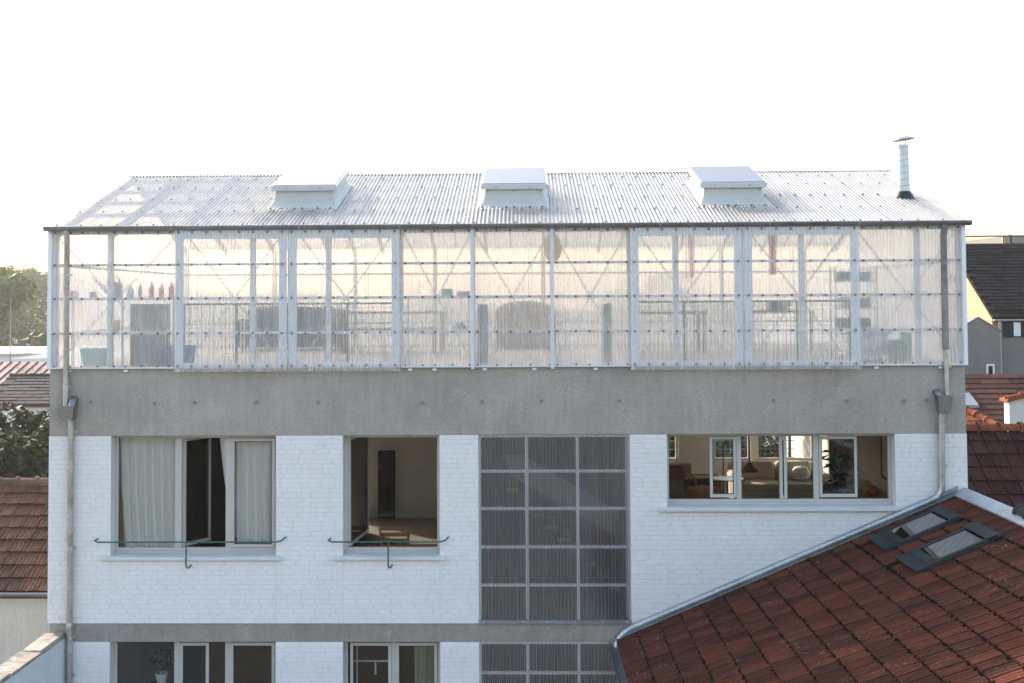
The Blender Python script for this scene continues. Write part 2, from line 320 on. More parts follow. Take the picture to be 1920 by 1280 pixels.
def piece(mesh, name, parent, mat4):     # instance of shared mesh data, world matrix given
    ob = bpy.data.objects.new(name, mesh); COL.objects.link(ob); ob.parent = parent
    ob.matrix_local = Matrix.Translation(-ORG[parent.name]) @ mat4; return ob
def BX(name, mat, parent, *r, **k):
    return build(MB().box(*r), name, mat, parent, **k)
def sheet(u0, u1, path, pitch, amp, kind='sin', nrm=(0, -1, 0)):
    """corrugated sheet: across X from u0 to u1, swept along path of (y,z)"""
    prof = []
    if kind == 'sin':
        n = max(2, int(round((u1 - u0) / pitch * 8)))
        prof = [(u0 + (u1 - u0) * i / n, amp * math.sin(2 * math.pi * (u0 + (u1 - u0) * i / n) / pitch)) for i in range(n + 1)]
    else:   # trapezoid ribs
        x = u0
        while x < u1 - 1e-4:
            for a, h in ((0, -amp), (0.36, -amp), (0.54, amp), (0.82, amp)):
                if x + a * pitch <= u1: prof.append((x + a * pitch, h))
            x += pitch
        prof.append((u1, prof[-1][1]))
    nv = len(prof); mb = MB()
    vs = [(x, y + nrm[1] * h, z + nrm[2] * h) for (y, z) in path for x, h in prof]
    fs = [(j * nv + i, j * nv + i + 1, (j + 1) * nv + i + 1, (j + 1) * nv + i) for j in range(len(path) - 1) for i in range(nv - 1)]
    return mb.add(vs, fs)
def leafcloud(centers, radii, n_each, size, squash=(1, 1, 1)):
    """quads scattered through overlapping blobs -> verts array, faces"""
    V = []
    for c, r, n in zip(centers, radii, n_each):
        d = rng.normal(size=(n, 3)); d /= np.linalg.norm(d, axis=1)[:, None]
        rad = r * rng.uniform(0.45, 1.0, n) ** 0.5 * (1 + 0.18 * np.sin(d[:, 0] * 5 + c[0]) * np.cos(d[:, 2] * 4 + c[1]))
        p = np.array(c) + d * rad[:, None] * np.array(squash)
        nrm = d + rng.normal(scale=0.6, size=(n, 3)); nrm /= np.linalg.norm(nrm, axis=1)[:, None]
        t = np.cross(nrm, rng.normal(size=(n, 3))); t /= np.linalg.norm(t, axis=1)[:, None]; b = np.cross(nrm, t)
        s = size * rng.uniform(0.6, 1.3, n)[:, None]
        V.append(np.stack([p - t * s, p - b * s * 0.55, p + t * s, p + b * s * 0.55], axis=1))
    V = np.concatenate(V).reshape(-1, 3); return V
def build_quads(V, name, mat, parent=None, **k):
    n = len(V) // 4; me = bpy.data.meshes.new(name)
    o = ORG[parent.name] if parent is not None else Vector((0, 0, 0))
    V = V - np.array(o); me.vertices.add(len(V)); me.vertices.foreach_set('co', V.astype(np.float32).ravel())
    me.loops.add(4 * n); me.loops.foreach_set('vertex_index', np.arange(4 * n, dtype=np.int32)); me.polygons.add(n)
    me.polygons.foreach_set('loop_start', np.arange(0, 4 * n, 4, dtype=np.int32)); me.polygons.foreach_set('loop_total', np.full(n, 4, dtype=np.int32))
    me.update(); me.validate(); me.materials.append(MT[mat]); ob = bpy.data.objects.new(name, me); COL.objects.link(ob)
    if parent is not None: ob.parent = parent
    ORG[ob.name] = o; tag(ob, **k); return ob
def tree(name, base, h, crown, mat, leaf, label, trunk_r=0.18, squash=(1, 1, 0.85)):
    t = thing(name, base, label, 'tree'); b = Vector(base)
    mb = MB(); top = Vector(crown[0][0])
    mb.tube([b, b + (top - b) * 0.5 + Vector((0.1, 0.05, 0)), top], [trunk_r, trunk_r * 0.7, trunk_r * 0.25], 8)
    for c, r, n in crown[1:5]:
        mb.tube([b + (top - b) * 0.45, (b + (top - b) * 0.6 + Vector(c)) / 2, Vector(c)], [trunk_r * 0.5, trunk_r * 0.35, trunk_r * 0.12], 6)
    build(mb, 'trunk', 'bark', t, smooth=40)
    build_quads(leafcloud([c[0] for c in crown], [c[1] for c in crown], [c[2] for c in crown], leaf, squash), 'crown', mat, t)
    return t
# ------------------------------------------------------------------ ground and hill
g = MB().box(-400, 400, -140, 480, -0.5, 0.0); build(g, 'ground', 'ground', kind='structure')
# wooded hill behind on the left: a low ridge rising away from the houses
hv = []; NX, NY = 60, 26
def hill_z(x, y):
    a = max(0.0, min(1.0, (y - 95) / 120.0)); a = a * a * (3 - 2 * a)
    w = 1 / (1 + math.exp((x + 25) / 22.0))
    return -0.2 + a * w * (10.0 + 2.2 * math.sin(x * 0.045 + 1) + 1.6 * math.sin(x * 0.11))
for j in range(NY):
    for i in range(NX):
        x = -330 + 400 * i / (NX - 1); y = 90 + 260 * j / (NY - 1); hv.append((x, y, hill_z(x, y)))
mbh = MB().add(hv, [(j * NX + i, j * NX + i + 1, (j + 1) * NX + i + 1, (j + 1) * NX + i) for j in range(NY - 1) for i in range(NX - 1)])
build(mbh, 'hill', 'hill', kind='structure', smooth=80)
# ------------------------------------------------------------------ main building
ZE, ZCT, ZCB, ZSB, ZSL = 11.89, 9.817, 8.822, 6.08, 5.81
XL, XR = -6.75, 6.75
bld = thing('apartment_building', (0, 4, 0), 'white painted brick block with grey concrete bands below the rooftop greenhouse', 'building')
W1 = (-5.82, -3.37); W2 = (-2.38, -0.955); PG = (-0.38, 1.84); W3 = (2.385, 5.706)
ZS12, ZS3 = 7.07, 7.77      # sill heights
TW = 0.34
rects = [  # brick faces: x0,x1,z0,z1
    (XL, W1[0], ZSB, ZCB), (W1[0], W1[1], ZSB, ZS12 - 0.065), (W1[1], W2[0], ZSB, ZCB), (W2[0], W2[1], ZSB, ZS12 - 0.065),
    (W2[1], PG[0], ZSB, ZCB), (PG[1], W3[0], ZSB, ZCB), (W3[0], W3[1], ZSB, ZS3 - 0.065), (W3[1], XR, ZSB, ZCB),
    (XL, W1[0], 2.9, ZSL), (W1[1], W2[0], 2.9, ZSL), (W2[1], PG[0], 2.9, ZSL), (W1[0], W1[1], 2.9, 4.0), (W2[0], W2[1], 2.9, 4.0), (PG[0], PG[1], 2.0, 2.9), (PG[1], XR, 2.9, ZSL), (XL, XR, 0, 2.0), (XL, PG[0], 2.0, 2.9), (PG[1], XR, 2.0, 2.9)]
mb = MB()
for (a, b, c, d) in rects: mb.box(a, b, 0.0052, TW, c, d)
wall = build(mb, 'brick_wall', 'mortar', bld, label='white painted brick wall')
BL, BH, J = 0.205, 0.0705, 0.009
def brick_mesh(L, h):
    b = 0.004; y0, y1 = -0.003, 0.02
    return MB().add([(0, y1, 0), (L, y1, 0), (L, y1, h), (0, y1, h), (b * .3, y0 + b, b * .3), (L - b * .3, y0 + b, b * .3), (L - b * .3, y0 + b, h - b * .3), (b * .3, y0 + b, h - b * .3),
                     (b, y0, b), (L - b, y0, b), (L - b, y0, h - b), (b, y0, h - b)],
                    [(0, 1, 5, 4), (1, 2, 6, 5), (2, 3, 7, 6), (3, 0, 4, 7), (4, 5, 9, 8), (5, 6, 10, 9), (6, 7, 11, 10), (7, 4, 8, 11), (8, 9, 10, 11)])
bmesh_full = [mesh_of(brick_mesh(BL - J, BH - J), 'brick', MT['paint'])]
rest = MB(); full = []
nrow0 = int(4.6 / BH)
for k in range(nrow0, int(9 / BH) + 1):
    z0 = ZSB + (k - int(ZSB / BH)) * BH
    for (a, b, c, d) in rects:
        if d <= 3 or z0 + BH * 0.4 > d or z0 + BH < c + 0.005: continue
        if c == 2.9 and a >= PG[1]: continue
        zz0 = max(z0, c); zz1 = min(z0 + BH - J, d - 0.002)
        if zz1 - zz0 < 0.015: continue
        off = (k % 2) * BL / 2 + (0.03 * math.sin(k * 1.7))
        if k % 5 == 0: off += 0.05
        x = math.floor((a - off) / BL) * BL + off
        while x < b - 0.012:
            L = BL
            subs = [(x, x + BL)] if random.random() > 0.10 else [(x, x + BL / 2), (x + BL / 2, x + BL)]
            for (s0, s1) in subs:
                q0 = max(s0, a + 0.002); q1 = min(s1 - J, b - 0.002)
                if q1 - q0 < 0.02: continue
                if abs(q1 - q0 - (BL - J)) < 1e-4 and abs(zz1 - zz0 - (BH - J)) < 1e-4: full.append((q0, zz0))
                else:
                    t = brick_mesh(q1 - q0, zz1 - zz0); dy = random.uniform(-0.002, 0.0025)
                    rest.add([(v[0] + q0, v[1] + dy, v[2] + zz0) for v in t.v], t.f)
            x += BL
# nearest / largest in view: the field between and under the two left windows
full.sort(key=lambda q: (abs(q[0] + 2.6) * 0.8 + abs(q[1] - 7.2)))
for i, (x, z) in enumerate(full):
    dy = random.uniform(-0.002, 0.0025); ry = random.uniform(-0.006, 0.006)
    if i < 300:
        piece(bmesh_full[0], 'brick', wall, Matrix.Translation((x, dy, z)) @ Matrix.Rotation(ry, 4, 'Y') @ Matrix.Rotation(random.uniform(-0.01, 0.01), 4, 'Z'))
    else:
        t = brick_mesh(BL - J, BH - J); rest.add([(v[0] + x, v[1] + dy, v[2] + z + ry * (v[0] - 0.1)) for v in t.v], t.f)
build(rest, 'brick', 'paint', wall, kind='stuff')
# concrete
mb = MB().box(XL + 0.005, XR - 0.005, 0.004, TW, ZCB, ZCT)
beam = build(mb, 'concrete_beam', 'conc', bld, bevel=0.008, label='board marked grey concrete beam below the greenhouse')
hole = mesh_of(MB().lathe([(0.0, -0.006), (0.016, -0.006), (0.022, 0.004), (0.022, 0.03)], n=14), 'tie_hole', MT['hole'])
for px in (-6.13, -5.18, -4.58, -3.66, -2.74, -1.20, -0.32, 0.55, 1.70, 3.95, 5.02, 5.85, 6.17):
    piece(hole, 'tie_hole', beam, Matrix.Translation((px, 0.003, 9.318 + random.uniform(-0.015, 0.015))) @ Matrix.Rotation(math.pi / 2, 4, 'X'))
BX('slab_band', 'conc2', bld, XL + 0.03, XR - 0.03, 0.016, TW, ZSL, ZSB, bevel=0.006)
# inner structure: floors, partitions, back and side walls
mb = MB()
mb.box(XL + 0.04, XR - 0.04, TW + 0.002, 8.3, ZSL + 0.005, ZSB - 0.005)
mb.box(XL + 0.36, -0.502, TW + 0.003, 8.0, ZSB, 6.30); mb.box(1.902, XR - 0.36, TW + 0.003, 8.0, ZSB, 6.80)
build(mb, 'floor_slab', 'roomf', bld)
BX('upper_slab', 'white', bld, XL + 0.005, XR - 0.005, TW + 0.002, 8.33, 8.85, ZCT - 0.012)
for a_ in (XL, XR - .33): BX('side_wall', 'whiter', bld, a_, a_ + .33, TW + .004, 8.33, 0, 8.848)
mb = MB()   # back wall with window openings (above slab) and plain below
def holed(mb, x0, x1, z0, z1, y0, y1, holes):
    xs = x0
    for (h0, h1, k0, k1) in sorted(holes):
        if h0 > xs: mb.box(xs, h0, y0, y1, z0, z1)
        mb.box(h0, h1, y0, y1, z0, k0); mb.box(h0, h1, y0, y1, k1, z1); xs = h1
    mb.box(xs, x1, y0, y1, z0, z1)
BACKW = [(-6.2, -3.6, 6.7, 8.7), (2.5, 3.5, 7.46, 8.78), (4.2, 4.99, 7.46, 8.78), (5.12, 6.3, 7.46, 8.78)]
holed(mb, XL + 0.332, XR - 0.332, ZSB, 8.848, 8.0, 8.32, BACKW)
mb.box(XL + 0.332, XR - 0.332, 8.0, 8.32, 0, ZSL)
build(mb, 'rear_wall', 'roomw', bld)
for (a, b, c, d) in BACKW:
    mb = MB(); w = 0.05
    for r in ((a, a + w, c, d), (b - w, b, c, d), (a + w, b - w, c, c + w), (a + w, b - w, d - w, d)): mb.box(r[0] + .002, r[1] - .002, 8.06, 8.12, r[2] + .002, r[3] - .002)
    if b - a > 0.8: mb.box((a + b) / 2 - .03, (a + b) / 2 + .03, 8.065, 8.115, c + w, d - w)
    build(mb, 'rear_window', 'frame', bld)
mb = MB().box(-0.50, -0.40, TW + 0.004, 7.99, ZSB, 8.848); mb.box(1.80, 1.90, TW + 0.004, 7.99, ZSB, 8.848); build(mb, 'partition', 'roomw', bld)
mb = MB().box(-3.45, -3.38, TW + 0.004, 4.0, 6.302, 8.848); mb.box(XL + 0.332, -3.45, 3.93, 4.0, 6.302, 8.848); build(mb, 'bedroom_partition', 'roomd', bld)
# lower floor: dim rooms
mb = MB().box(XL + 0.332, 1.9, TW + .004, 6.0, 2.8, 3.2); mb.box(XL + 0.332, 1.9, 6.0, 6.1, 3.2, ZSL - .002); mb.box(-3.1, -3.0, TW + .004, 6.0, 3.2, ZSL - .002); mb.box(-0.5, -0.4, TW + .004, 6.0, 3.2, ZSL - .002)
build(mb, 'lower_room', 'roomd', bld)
# door in the back wall of the room behind the middle window
d = BX('door', 'white', bld, -2.03, -1.22, 7.965, 7.998, 6.302, 8.4); d['label'] = 'white inner door at the back of the room'
mb = MB().tube([(-1.96, 7.96, 7.30), (-1.96, 7.90, 7.30), (-1.84, 7.90, 7.30)], 0.011, 6); build(mb, 'handle', 'galv', d, smooth=40)
# ---------------- windows
YF0, YF1 = 0.20, 0.26
def rect_frame(mb, x0, x1, z0, z1, w, y0, y1, wb=None, wt=None):
    wb = wb or w; wt = wt or w
    mb.box(x0, x0 + w, y0, y1, z0, z1); mb.box(x1 - w, x1, y0, y1, z0, z1)
    mb.box(x0 + w, x1 - w, y0, y1, z0, z0 + wb); mb.box(x0 + w, x1 - w, y0, y1, z1 - wt, z1); return mb
def window_root(x0, x1, z0, z1, lab, frame_rects):
    mb = MB(); rect_frame(mb, x0 + 0.003, x1 - 0.003, z0 + 0.005, z1 - 0.004, 0.045, YF0, YF1, wb=0.075, wt=0.045)
    for (a, b) in frame_rects: mb.box(a, b, YF0 + .002, YF1 - .002, z0 + 0.08, z1 - 0.05)
    mb.box(x0 + 0.004, x1 - 0.004, YF0 - 0.035, YF0 - 0.001, z0 + 0.005, z0 + 0.032)   # drip rail
    w = build(mb, 'window', 'frame', bld, bevel=0.004, label=lab)
    s = MB().hexa([(x0 - 0.13, -0.065, z0 - 0.062), (x1 + 0.09, -0.065, z0 - 0.062), (x1 + 0.09, 0.006, z0 - 0.062), (x0 - 0.13, 0.006, z0 - 0.062),
                   (x0 - 0.13, -0.065, z0 - 0.012), (x1 + 0.09, -0.065, z0 - 0.012), (x1 + 0.09, 0.006, z0 + 0.001), (x0 - 0.13, 0.006, z0 + 0.001)])
    s.hexa([(x0 + .003, 0.007, z0 - 0.062), (x1 - .003, 0.007, z0 - 0.062), (x1 - .003, 0.33, z0 - 0.062), (x0 + .003, 0.33, z0 - 0.062),
            (x0 + .003, 0.007, z0 - 0.001), (x1 - .003, 0.007, z0 - 0.001), (x1 - .003, 0.19, z0 + 0.004), (x0 + .003, 0.19, z0 + 0.004)])
    build(s, 'sill', 'sill', w, bevel=0.006)
    return w
def pane(w, x0, x1, z0, z1, y=0.235): return BX('pane', 'glass', w, x0, x1, y, y + 0.008, z0, z1)
def sash(w, x0, x1, z0, z1, wd=0.045, y0=0.185, y1=0.235, wb=None, glass=True):
    mb = MB(); rect_frame(mb, x0, x1, z0, z1, wd, y0, y1, wb=wb); s = build(mb, 'sash', 'frame', w, bevel=0.004)
    g = MB(); rect_frame(g, x0 + wd, x1 - wd, z0 + (wb or wd), z1 - wd, 0.008, y0 + .006, y1 - .006); build(g, 'gasket', 'gasket', w)
    if glass: pane(w, x0 + wd, x1 - wd, z0 + (wb or wd), z1 - wd, (y0 + y1) / 2)
    return s
def open_sash(w, x0, z0, z1, width, ang, wd=0.05):   # hinged at x0, swings inwards
    c, s_ = math.cos(ang), math.sin(ang); y = 0.25
    def tr(mb):
        mb.v = [(x0 + v[0] * c - v[1] * s_, y + v[0] * s_ + v[1] * c, v[2]) for v in mb.v]; return mb
    mb = MB(); rect_frame(mb, 0.0, width, z0, z1, wd, -0.025, 0.025); build(tr(mb), 'open_sash', 'frame', w, bevel=0.004)
    mb = MB(); rect_frame(mb, wd, width - wd, z0 + wd, z1 - wd, 0.01, -0.02, 0.02); build(tr(mb), 'gasket', 'gasket', w)
    mb = MB().box(wd, width - wd, -0.004, 0.004, z0 + wd, z1 - wd); build(tr(mb), 'pane', 'glass', w)
zt = ZCB - 0.05
w = window_root(W1[0], W1[1], ZS12, ZCB, 'wide three light window with sheer curtains and one light open', [(-4.92, -4.82), (-4.16, -4.07)])
pane(w, -5.775, -4.92, ZS12 + .08, zt); open_sash(w, -4.815, ZS12 + .085, zt - .005, 0.60, math.radians(62)); sash(w, -4.07, -3.42, ZS12 + .085, zt - .005)
w = window_root(W2[0], W2[1], ZS12, ZCB, 'window with its single light swung wide open', [])
open_sash(w, -2.325, ZS12 + .085, zt - .005, 1.25, math.radians(84))
w = window_root(W3[0], W3[1], ZS3, ZCB, 'long low strip window with sliding lights', [(3.43, 3.50), (4.56, 4.64)])
z3 = ZS3 + .085
sash(w, 3.035, 3.425, z3 + .02, zt - .004, 0.042, 0.19, 0.228, wb=.05); pane(w, 3.50, 4.06, z3, zt); sash(w, 4.06, 4.17, z3, zt - .004, 0.045, glass=False); pane(w, 4.17, 4.56, z3, zt)
sash(w, 4.645, 5.20, z3 + .02, zt - .004, 0.040, 0.19, 0.228, wb=.05)
w = window_root(W1[0], W1[1], 4.06, ZSL, 'lower wide three light window into a dark room', [(-4.92, -4.83), (-4.16, -4.08)])
pane(w, -5.775, -4.92, 4.15, ZSL - .05); sash(w, -4.83, -4.40, 4.15, ZSL - .055); sash(w, -4.08, -3.42, 4.15, ZSL - .055, y0=.19)
BX('pane', 'glass', w, -4.395, -4.165, .235, .243, 4.15, ZSL - .05)
w = window_root(W2[0], W2[1], 4.06, ZSL, 'lower two light window below the open one', [(-1.69, -1.62)])
sash(w, -2.30, -1.69, 4.15, ZSL - .055); sash(w, -1.62, -1.01, 4.15, ZSL - .055)
# green hand rails in front of the two upper windows
def bent_rail(x0, x1, xm, z):
    mb = MB(); y = -0.13
    mb.tube([(x0, 0.0, z + .03), (x0 - .0, -0.07, z + .03), (x0 - .015, -0.115, z + .022), (x0 + .03, y, z), (x1 - .10, y, z), (x1 - .04, y + .02, z + .012), (x1, -0.08, z + .035), (x1 + .012, -0.03, z + .045), (x1 + .012, 0.0, z + .045)], 0.0115, 8)
    mb.tube([(xm, y, z), (xm, y, z - .33), (xm + .008, y + .02, z - .375), (xm + .03, y + .06, z - .385), (xm + .045, 0.0, z - .36)], 0.0115, 8)
    build(mb, 'hand_rail', 'green', bld, smooth=50)
bent_rail(-6.00, -3.24, -4.665, 7.29); bent_rail(-2.56, -0.84, -1.70, 7.29)
# ---------------- stair glazing of ribbed polycarbonate between the windows
def stair_glazing(z0, z1, rails, lab):
    mb = MB(); x0, x1 = PG
    rect_frame(mb, x0 + .004, x1 - .004, z0 + .004, z1 - .004, 0.03, 0.04, 0.10)
    root = build(mb, 'stair_glazing', 'alu', bld, label=lab)
    for xm in (0.33, 1.075): BX('mullion', 'alu', root, xm - .024, xm + .024, 0.042, 0.098, z0 + .035, z1 - .035)
    for zr in rails: 
        for a, b in ((x0 + .035, .304), (.356, 1.049), (1.101, x1 - .035)): BX('transom', 'alu', root, a, b, 0.044, 0.094, zr - .02, zr + .02)
    for a, b in ((x0 + .01, 0.335), (0.325, 1.08), (1.07, x1 - .01)):
        build(sheet(a, b, [(0.022 - (0.004 if a < 0.32 or a > 1 else 0), z0 + .02), (0.022, z1 - .006)], 0.052, 0.012, 'trap'), 'ribbed_sheet', 'polys', root)
    BX('bottom_flashing', 'galvd', root, x0 + .002, x1 - .002, -0.02, 0.012, z0 + .001, z0 + .05)
    mb = MB()
    for zr in [z0 + .03] + list(rails) + [z1 - .02]:
        for xb in (-0.32, 0.03, 0.27, 0.62, 1.02, 1.43, 1.78): mb.lathe([(0.014, 0), (0.012, .01), (0.0, .014)], n=6); mb.v[-18:] = [(xb + v[0], 0.008 - v[2] - (0.025 if zr < z0 + .04 else 0), zr - .002 + v[1]) for v in mb.v[-18:]]
    build(mb, 'bolt', 'galv', root, kind='stuff')
stair_glazing(ZSB, ZCB - 0.004, (8.287, 7.74, 7.18, 6.625), 'tall ribbed polycarbonate stair glazing in a three by five grid')
stair_glazing(2.92, ZSL - .002, (5.355, 4.80, 4.24, 3.5), 'lower ribbed polycarbonate stair glazing')
MT['stairgrey'] = M('reflection_grey', (.26, .25, .245), .8); MT['stairdark'] = M('stair_shade_dark', (.19, .178, .17), .85, var=.25, vs_=1.2)
# stair inside: grey balustrade shape standing in for the diagonal reflection on the sheets
st = MB(); st.prism([(-.05, 8.42), (.25, 8.42), (1.75, 7.55), (1.75, 7.15), (1.3, 7.4), (.1, 8.1)], 'y', 0.9, 1.0)
build(st, 'reflection_balustrade', 'stairgrey', bld)
for r_ in ((-.398, -.37, TW + .01, 7.9), (1.77, 1.798, TW + .01, 7.9), (-.369, 1.769, 3.2, 3.25)): BX('stair_shade_panel', 'stairdark', bld, r_[0], r_[1], r_[2], r_[3], ZSB + .003, 8.845)  # dark panels added to keep the stairwell dim behind the sheets
st = MB()
for i in range(9): st.box(0.0 + i * .2, .2 + i * .2, 1.0, 1.9, 7.9 - i * .19 - .05, 7.9 - i * .19)
build(st, 'stair_tread', 'wood', bld, kind='stuff')
# ------------------------------------------------------------------ rooftop greenhouse
RS = 0.28423; ZR0 = 11.913; YR = 3.996
def roofz(y): return ZR0 + RS * y
nl = math.hypot(1, RS); RN = (0, -RS / nl, 1 / nl)
gh = thing('rooftop_greenhouse', (0, 4, ZCT), 'translucent corrugated greenhouse with pitched roof on top of the concrete beam', 'greenhouse')
ZB, ZT = 9.83, 11.845
RAILS = (10.327, 10.842, 11.342)
BX('deck', 'deck', gh, XL + .03, XR - .03, .20, 8.2, ZCT - .010, ZCT + 0.02)
# fixed sheets
def boltmb(pts, y, r=0.018):
    mb = MB(); n = 8
    for (x, z) in pts:
        o = len(mb.v); mb.lathe([(r, 0), (r * .95, .010), (r * .5, .018), (0.0, .02)], n=n); mb.v[o:] = [(x + v[0], y - v[2], z + v[1]) for v in mb.v[o:]]
    return mb
def bay_frame(x0, x1, y, nm='panel'):
    pass
fixed = [(XL + .01, -4.86, 'left end'), (-1.515, -0.455, 'toy shelf'), (-0.452, 0.718, 'middle'), (0.72, 1.86, 'lantern'), (5.215, XR - .01, 'right end')]
for (a, b, nm) in fixed:
    p = build(sheet(a, b, [(-.03, ZB - .012), (-.03, ZT)], 0.05, 0.009, 'trap'), 'fixed_panel', 'polyw', gh, label='fixed ribbed polycarbonate panel')
    n = max(3, int(round((b - a) / 0.215))); pts = []
    for z in (ZB + .02,) + RAILS + (ZT - .02,):
        for i in range(n): pts.append((a + .07 + (b - a - .14) * (i + (.12 * math.sin(i * 2.1))) / (n - 1), z))
    build(boltmb(pts, -.038), 'bolt', 'bolt', p, kind='stuff', smooth=30)
    for z in RAILS: BX('rail', 'steelw', gh, a + .01, b - .01, -.005, .035, z - .018, z + .018)
    BX('rail', 'steelw', gh, a + .01, b - .01, -.005, .035, ZT - .05, ZT)
    BX('bottom_rail', 'steelw', gh, a + .005, b - .005, -.055, -.012, ZCT + .002, ZCT + .028)
# sliding panels standing proud
slid = [(-4.862, -3.185, 'first'), (-3.178, -1.52, 'second'), (1.862, 3.515, 'third'), (3.522, 5.21, 'fourth')]
BOLTX = (.06, .265, .475, .68, .955, 1.16, 1.37, 1.585)
for (a, b, nm) in slid:
    mb = MB(); rect_frame(mb, a + .012, b - .012, ZB - .005, ZT + .0, 0.115, -.10, -.052, wb=.075, wt=.125)
    p = build(mb, 'sliding_panel', 'alu', gh, bevel=.004, label='sliding polycarbonate panel in a white aluminium frame')
    for z in RAILS: BX('crossbar', 'alu', p, a + .128, b - .128, -.098, -.056, z - .017, z + .017)
    build(sheet(a, b, [(-.125, ZB - .055), (-.125, ZT + .012)], 0.05, 0.009, 'trap'), 'ribbed_sheet', 'polyc', p)
    sx = (b - a) / 1.66
    pts = [(a + x * sx, z) for z in (ZB + .03,) + RAILS + (ZT - .03,) for x in BOLTX]
    build(boltmb(pts, -.133), 'bolt', 'bolt', p, kind='stuff', smooth=30)
# bottom track and small hold-down clips
BX('bottom_track', 'galvd', gh, XL + .015, XR - .015, -.012, .19, ZCT - .008, ZCT + .001)
clip = MB().box(-.03, .03, -.035, .002, -.045, -.012); clip.box(-.012, .012, -.043, -.035, -.038, -.02)
clipm = mesh_of(clip, 'clip', MT['alu'])
for x in (-6.45, -5.6, -4.82, -3.6, -2.85, -2.35, -1.38, -1.02, -.28, .45, 1.35, 1.90, 2.62, 3.36, 4.1, 4.75, 5.45, 6.38):
    piece(clipm, 'clip', gh, Matrix.Translation((x, 0, ZCT)))
# front cover posts and inner posts
for x in (-.4535, .719): BX('cover_post', 'steelw', gh, x - .026, x + .026, -.105, -.042, ZCT - .02, ZT + .02)
POSTX = [XL + .05, -5.87, -4.86, -3.73, -3.18, -2.60, -1.52, -.45, .72, 1.86, 2.55, 3.52, 4.40, 5.21, 6.10, XR - .05]
for i, x in enumerate(POSTX):
    w_ = .04 if i in (0, 1, 3, 5, 10, 12, 14, 15) else .03
    BX('post', 'steelw', gh, x - w_, x + w_, .05, .13, ZCT + .021, 11.83)
    if i % 2 == 0: BX('post', 'steelw', gh, x - .04, x + .04, 7.88, 7.96, ZCT + .021, 11.83)
    mb = MB().bar((x, .09, 11.79), (x, YR - .02, 12.97), .06, .10); mb.bar((x, 7.92, 11.79), (x, YR + .02, 12.97), .06, .10); build(mb, 'rafter', 'steelw', gh)
for z in RAILS + (ZB + .03,):
    BX('rear_rail', 'steelw', gh, XL + .03, XR - .03, 7.965, 7.995, z - .018, z + .018)
# braces
for (a, b) in [(f[0], f[1]) for f in fixed] + [(s_[0] + .1, s_[1] - .1) for s_ in slid]:
    build(MB().bar((a + .03, .145, ZT - .06), (b - .03, .145, ZB + .06), .017, .006, up=(0, 1, 0)), 'brace', 'brace', gh)
    build(MB().bar((a + .03, .155, ZB + .06), (b - .03, .155, ZT - .06), .017, .006, up=(0, 1, 0)), 'brace', 'brace', gh)
# rear wall and gable ends
for i in range(6):
    a = XL + .01 + i * 13.48 / 6; build(sheet(a, a + 13.48 / 6, [(8.02, ZB - .01), (8.02, ZT + .05)], 0.05, .009, 'trap'), 'rear_panel', 'polyb', gh)
for x in (XL + .004, XR - .004):
    mb = MB(); sgn = 1 if x > 0 else -1; n = 160; ys = [-.02 + 8.03 * i / n for i in range(n + 1)]
    vs_ = [(x + sgn * .007 * math.sin(i * 1.9), y, ZB - .01) for i, y in enumerate(ys)] + [(x + sgn * .007 * math.sin(i * 1.9), y, roofz(min(y, 2 * YR - y)) - .03) for i, y in enumerate(ys)]
    mb.add(vs_, [(i, i + 1, n + 2 + i, n + 1 + i) for i in range(n)]); build(mb, 'gable_panel', 'polyw', gh)
    BX('corner_trim', 'alu', gh, x - .03, x + .03, -.045, .03, ZB - .01, ZT + .02)
    for z in RAILS: BX('gable_rail', 'steelw', gh, x - sgn * .05 - .015, x - sgn * .05 + .015, .14, 7.87, z - .018, z + .018)
# roof sheets: front and rear slopes in lapped lengths
RX0, RX1 = -6.775, 6.835; ns = 12
for i in range(ns):
    a = RX0 + (RX1 - RX0) * i / ns; b = RX0 + (RX1 - RX0) * (i + 1) / ns + (.05 if i < ns - 1 else 0); dz = .004 * (i % 2)
    build(sheet(a, b, [(-.13, roofz(-.13) + dz), (YR, roofz(YR) + dz)], .0605, .0115, 'sin', RN), 'roof_sheet', 'polyr', gh, smooth=60)
    build(sheet(a, b, [(YR + .003, roofz(YR) + dz), (8.13, roofz(-.13) + dz)], .0605, .0095, 'sin', (0, -RN[1], RN[2])), 'rear_roof_sheet', 'polyr', gh, smooth=60)
mb = sheet(RX0, RX1, [(YR - .07, roofz(YR) - .008), (YR, roofz(YR) + .022), (YR + .07, roofz(YR) - .008)], .0605, .0095, 'sin', (0, 0, 1)); build(mb, 'ridge_cap', 'galvd', gh, smooth=60)
for y in (.12, 1.05, 1.95, 2.85, 3.75): 
    mb = MB().box(RX0 + .06, RX1 - .06, y - .055, y + .055, roofz(y) - .085, roofz(y) - .034); build(mb, 'purlin', 'steelw', gh)
mb = MB()
for r_, y in enumerate((.06, .98, 1.9, 2.82, 3.55)):
    x = RX0 + .09 + .04 * r_
    while x < RX1 - .05:
        o = len(mb.v); mb.lathe([(.020, -.004), (.020, .007), (.010, .010), (.008, .020), (0, .022)], n=7)
        mb.v[o:] = [(x + v[0], y + v[1], roofz(y) + RS * v[1] + .010 + v[2]) for v in mb.v[o:]]; x += random.choice((.24, .305, .305, .365)) * 1.0
build(mb, 'roof_screw', 'bolt', gh, kind='stuff')
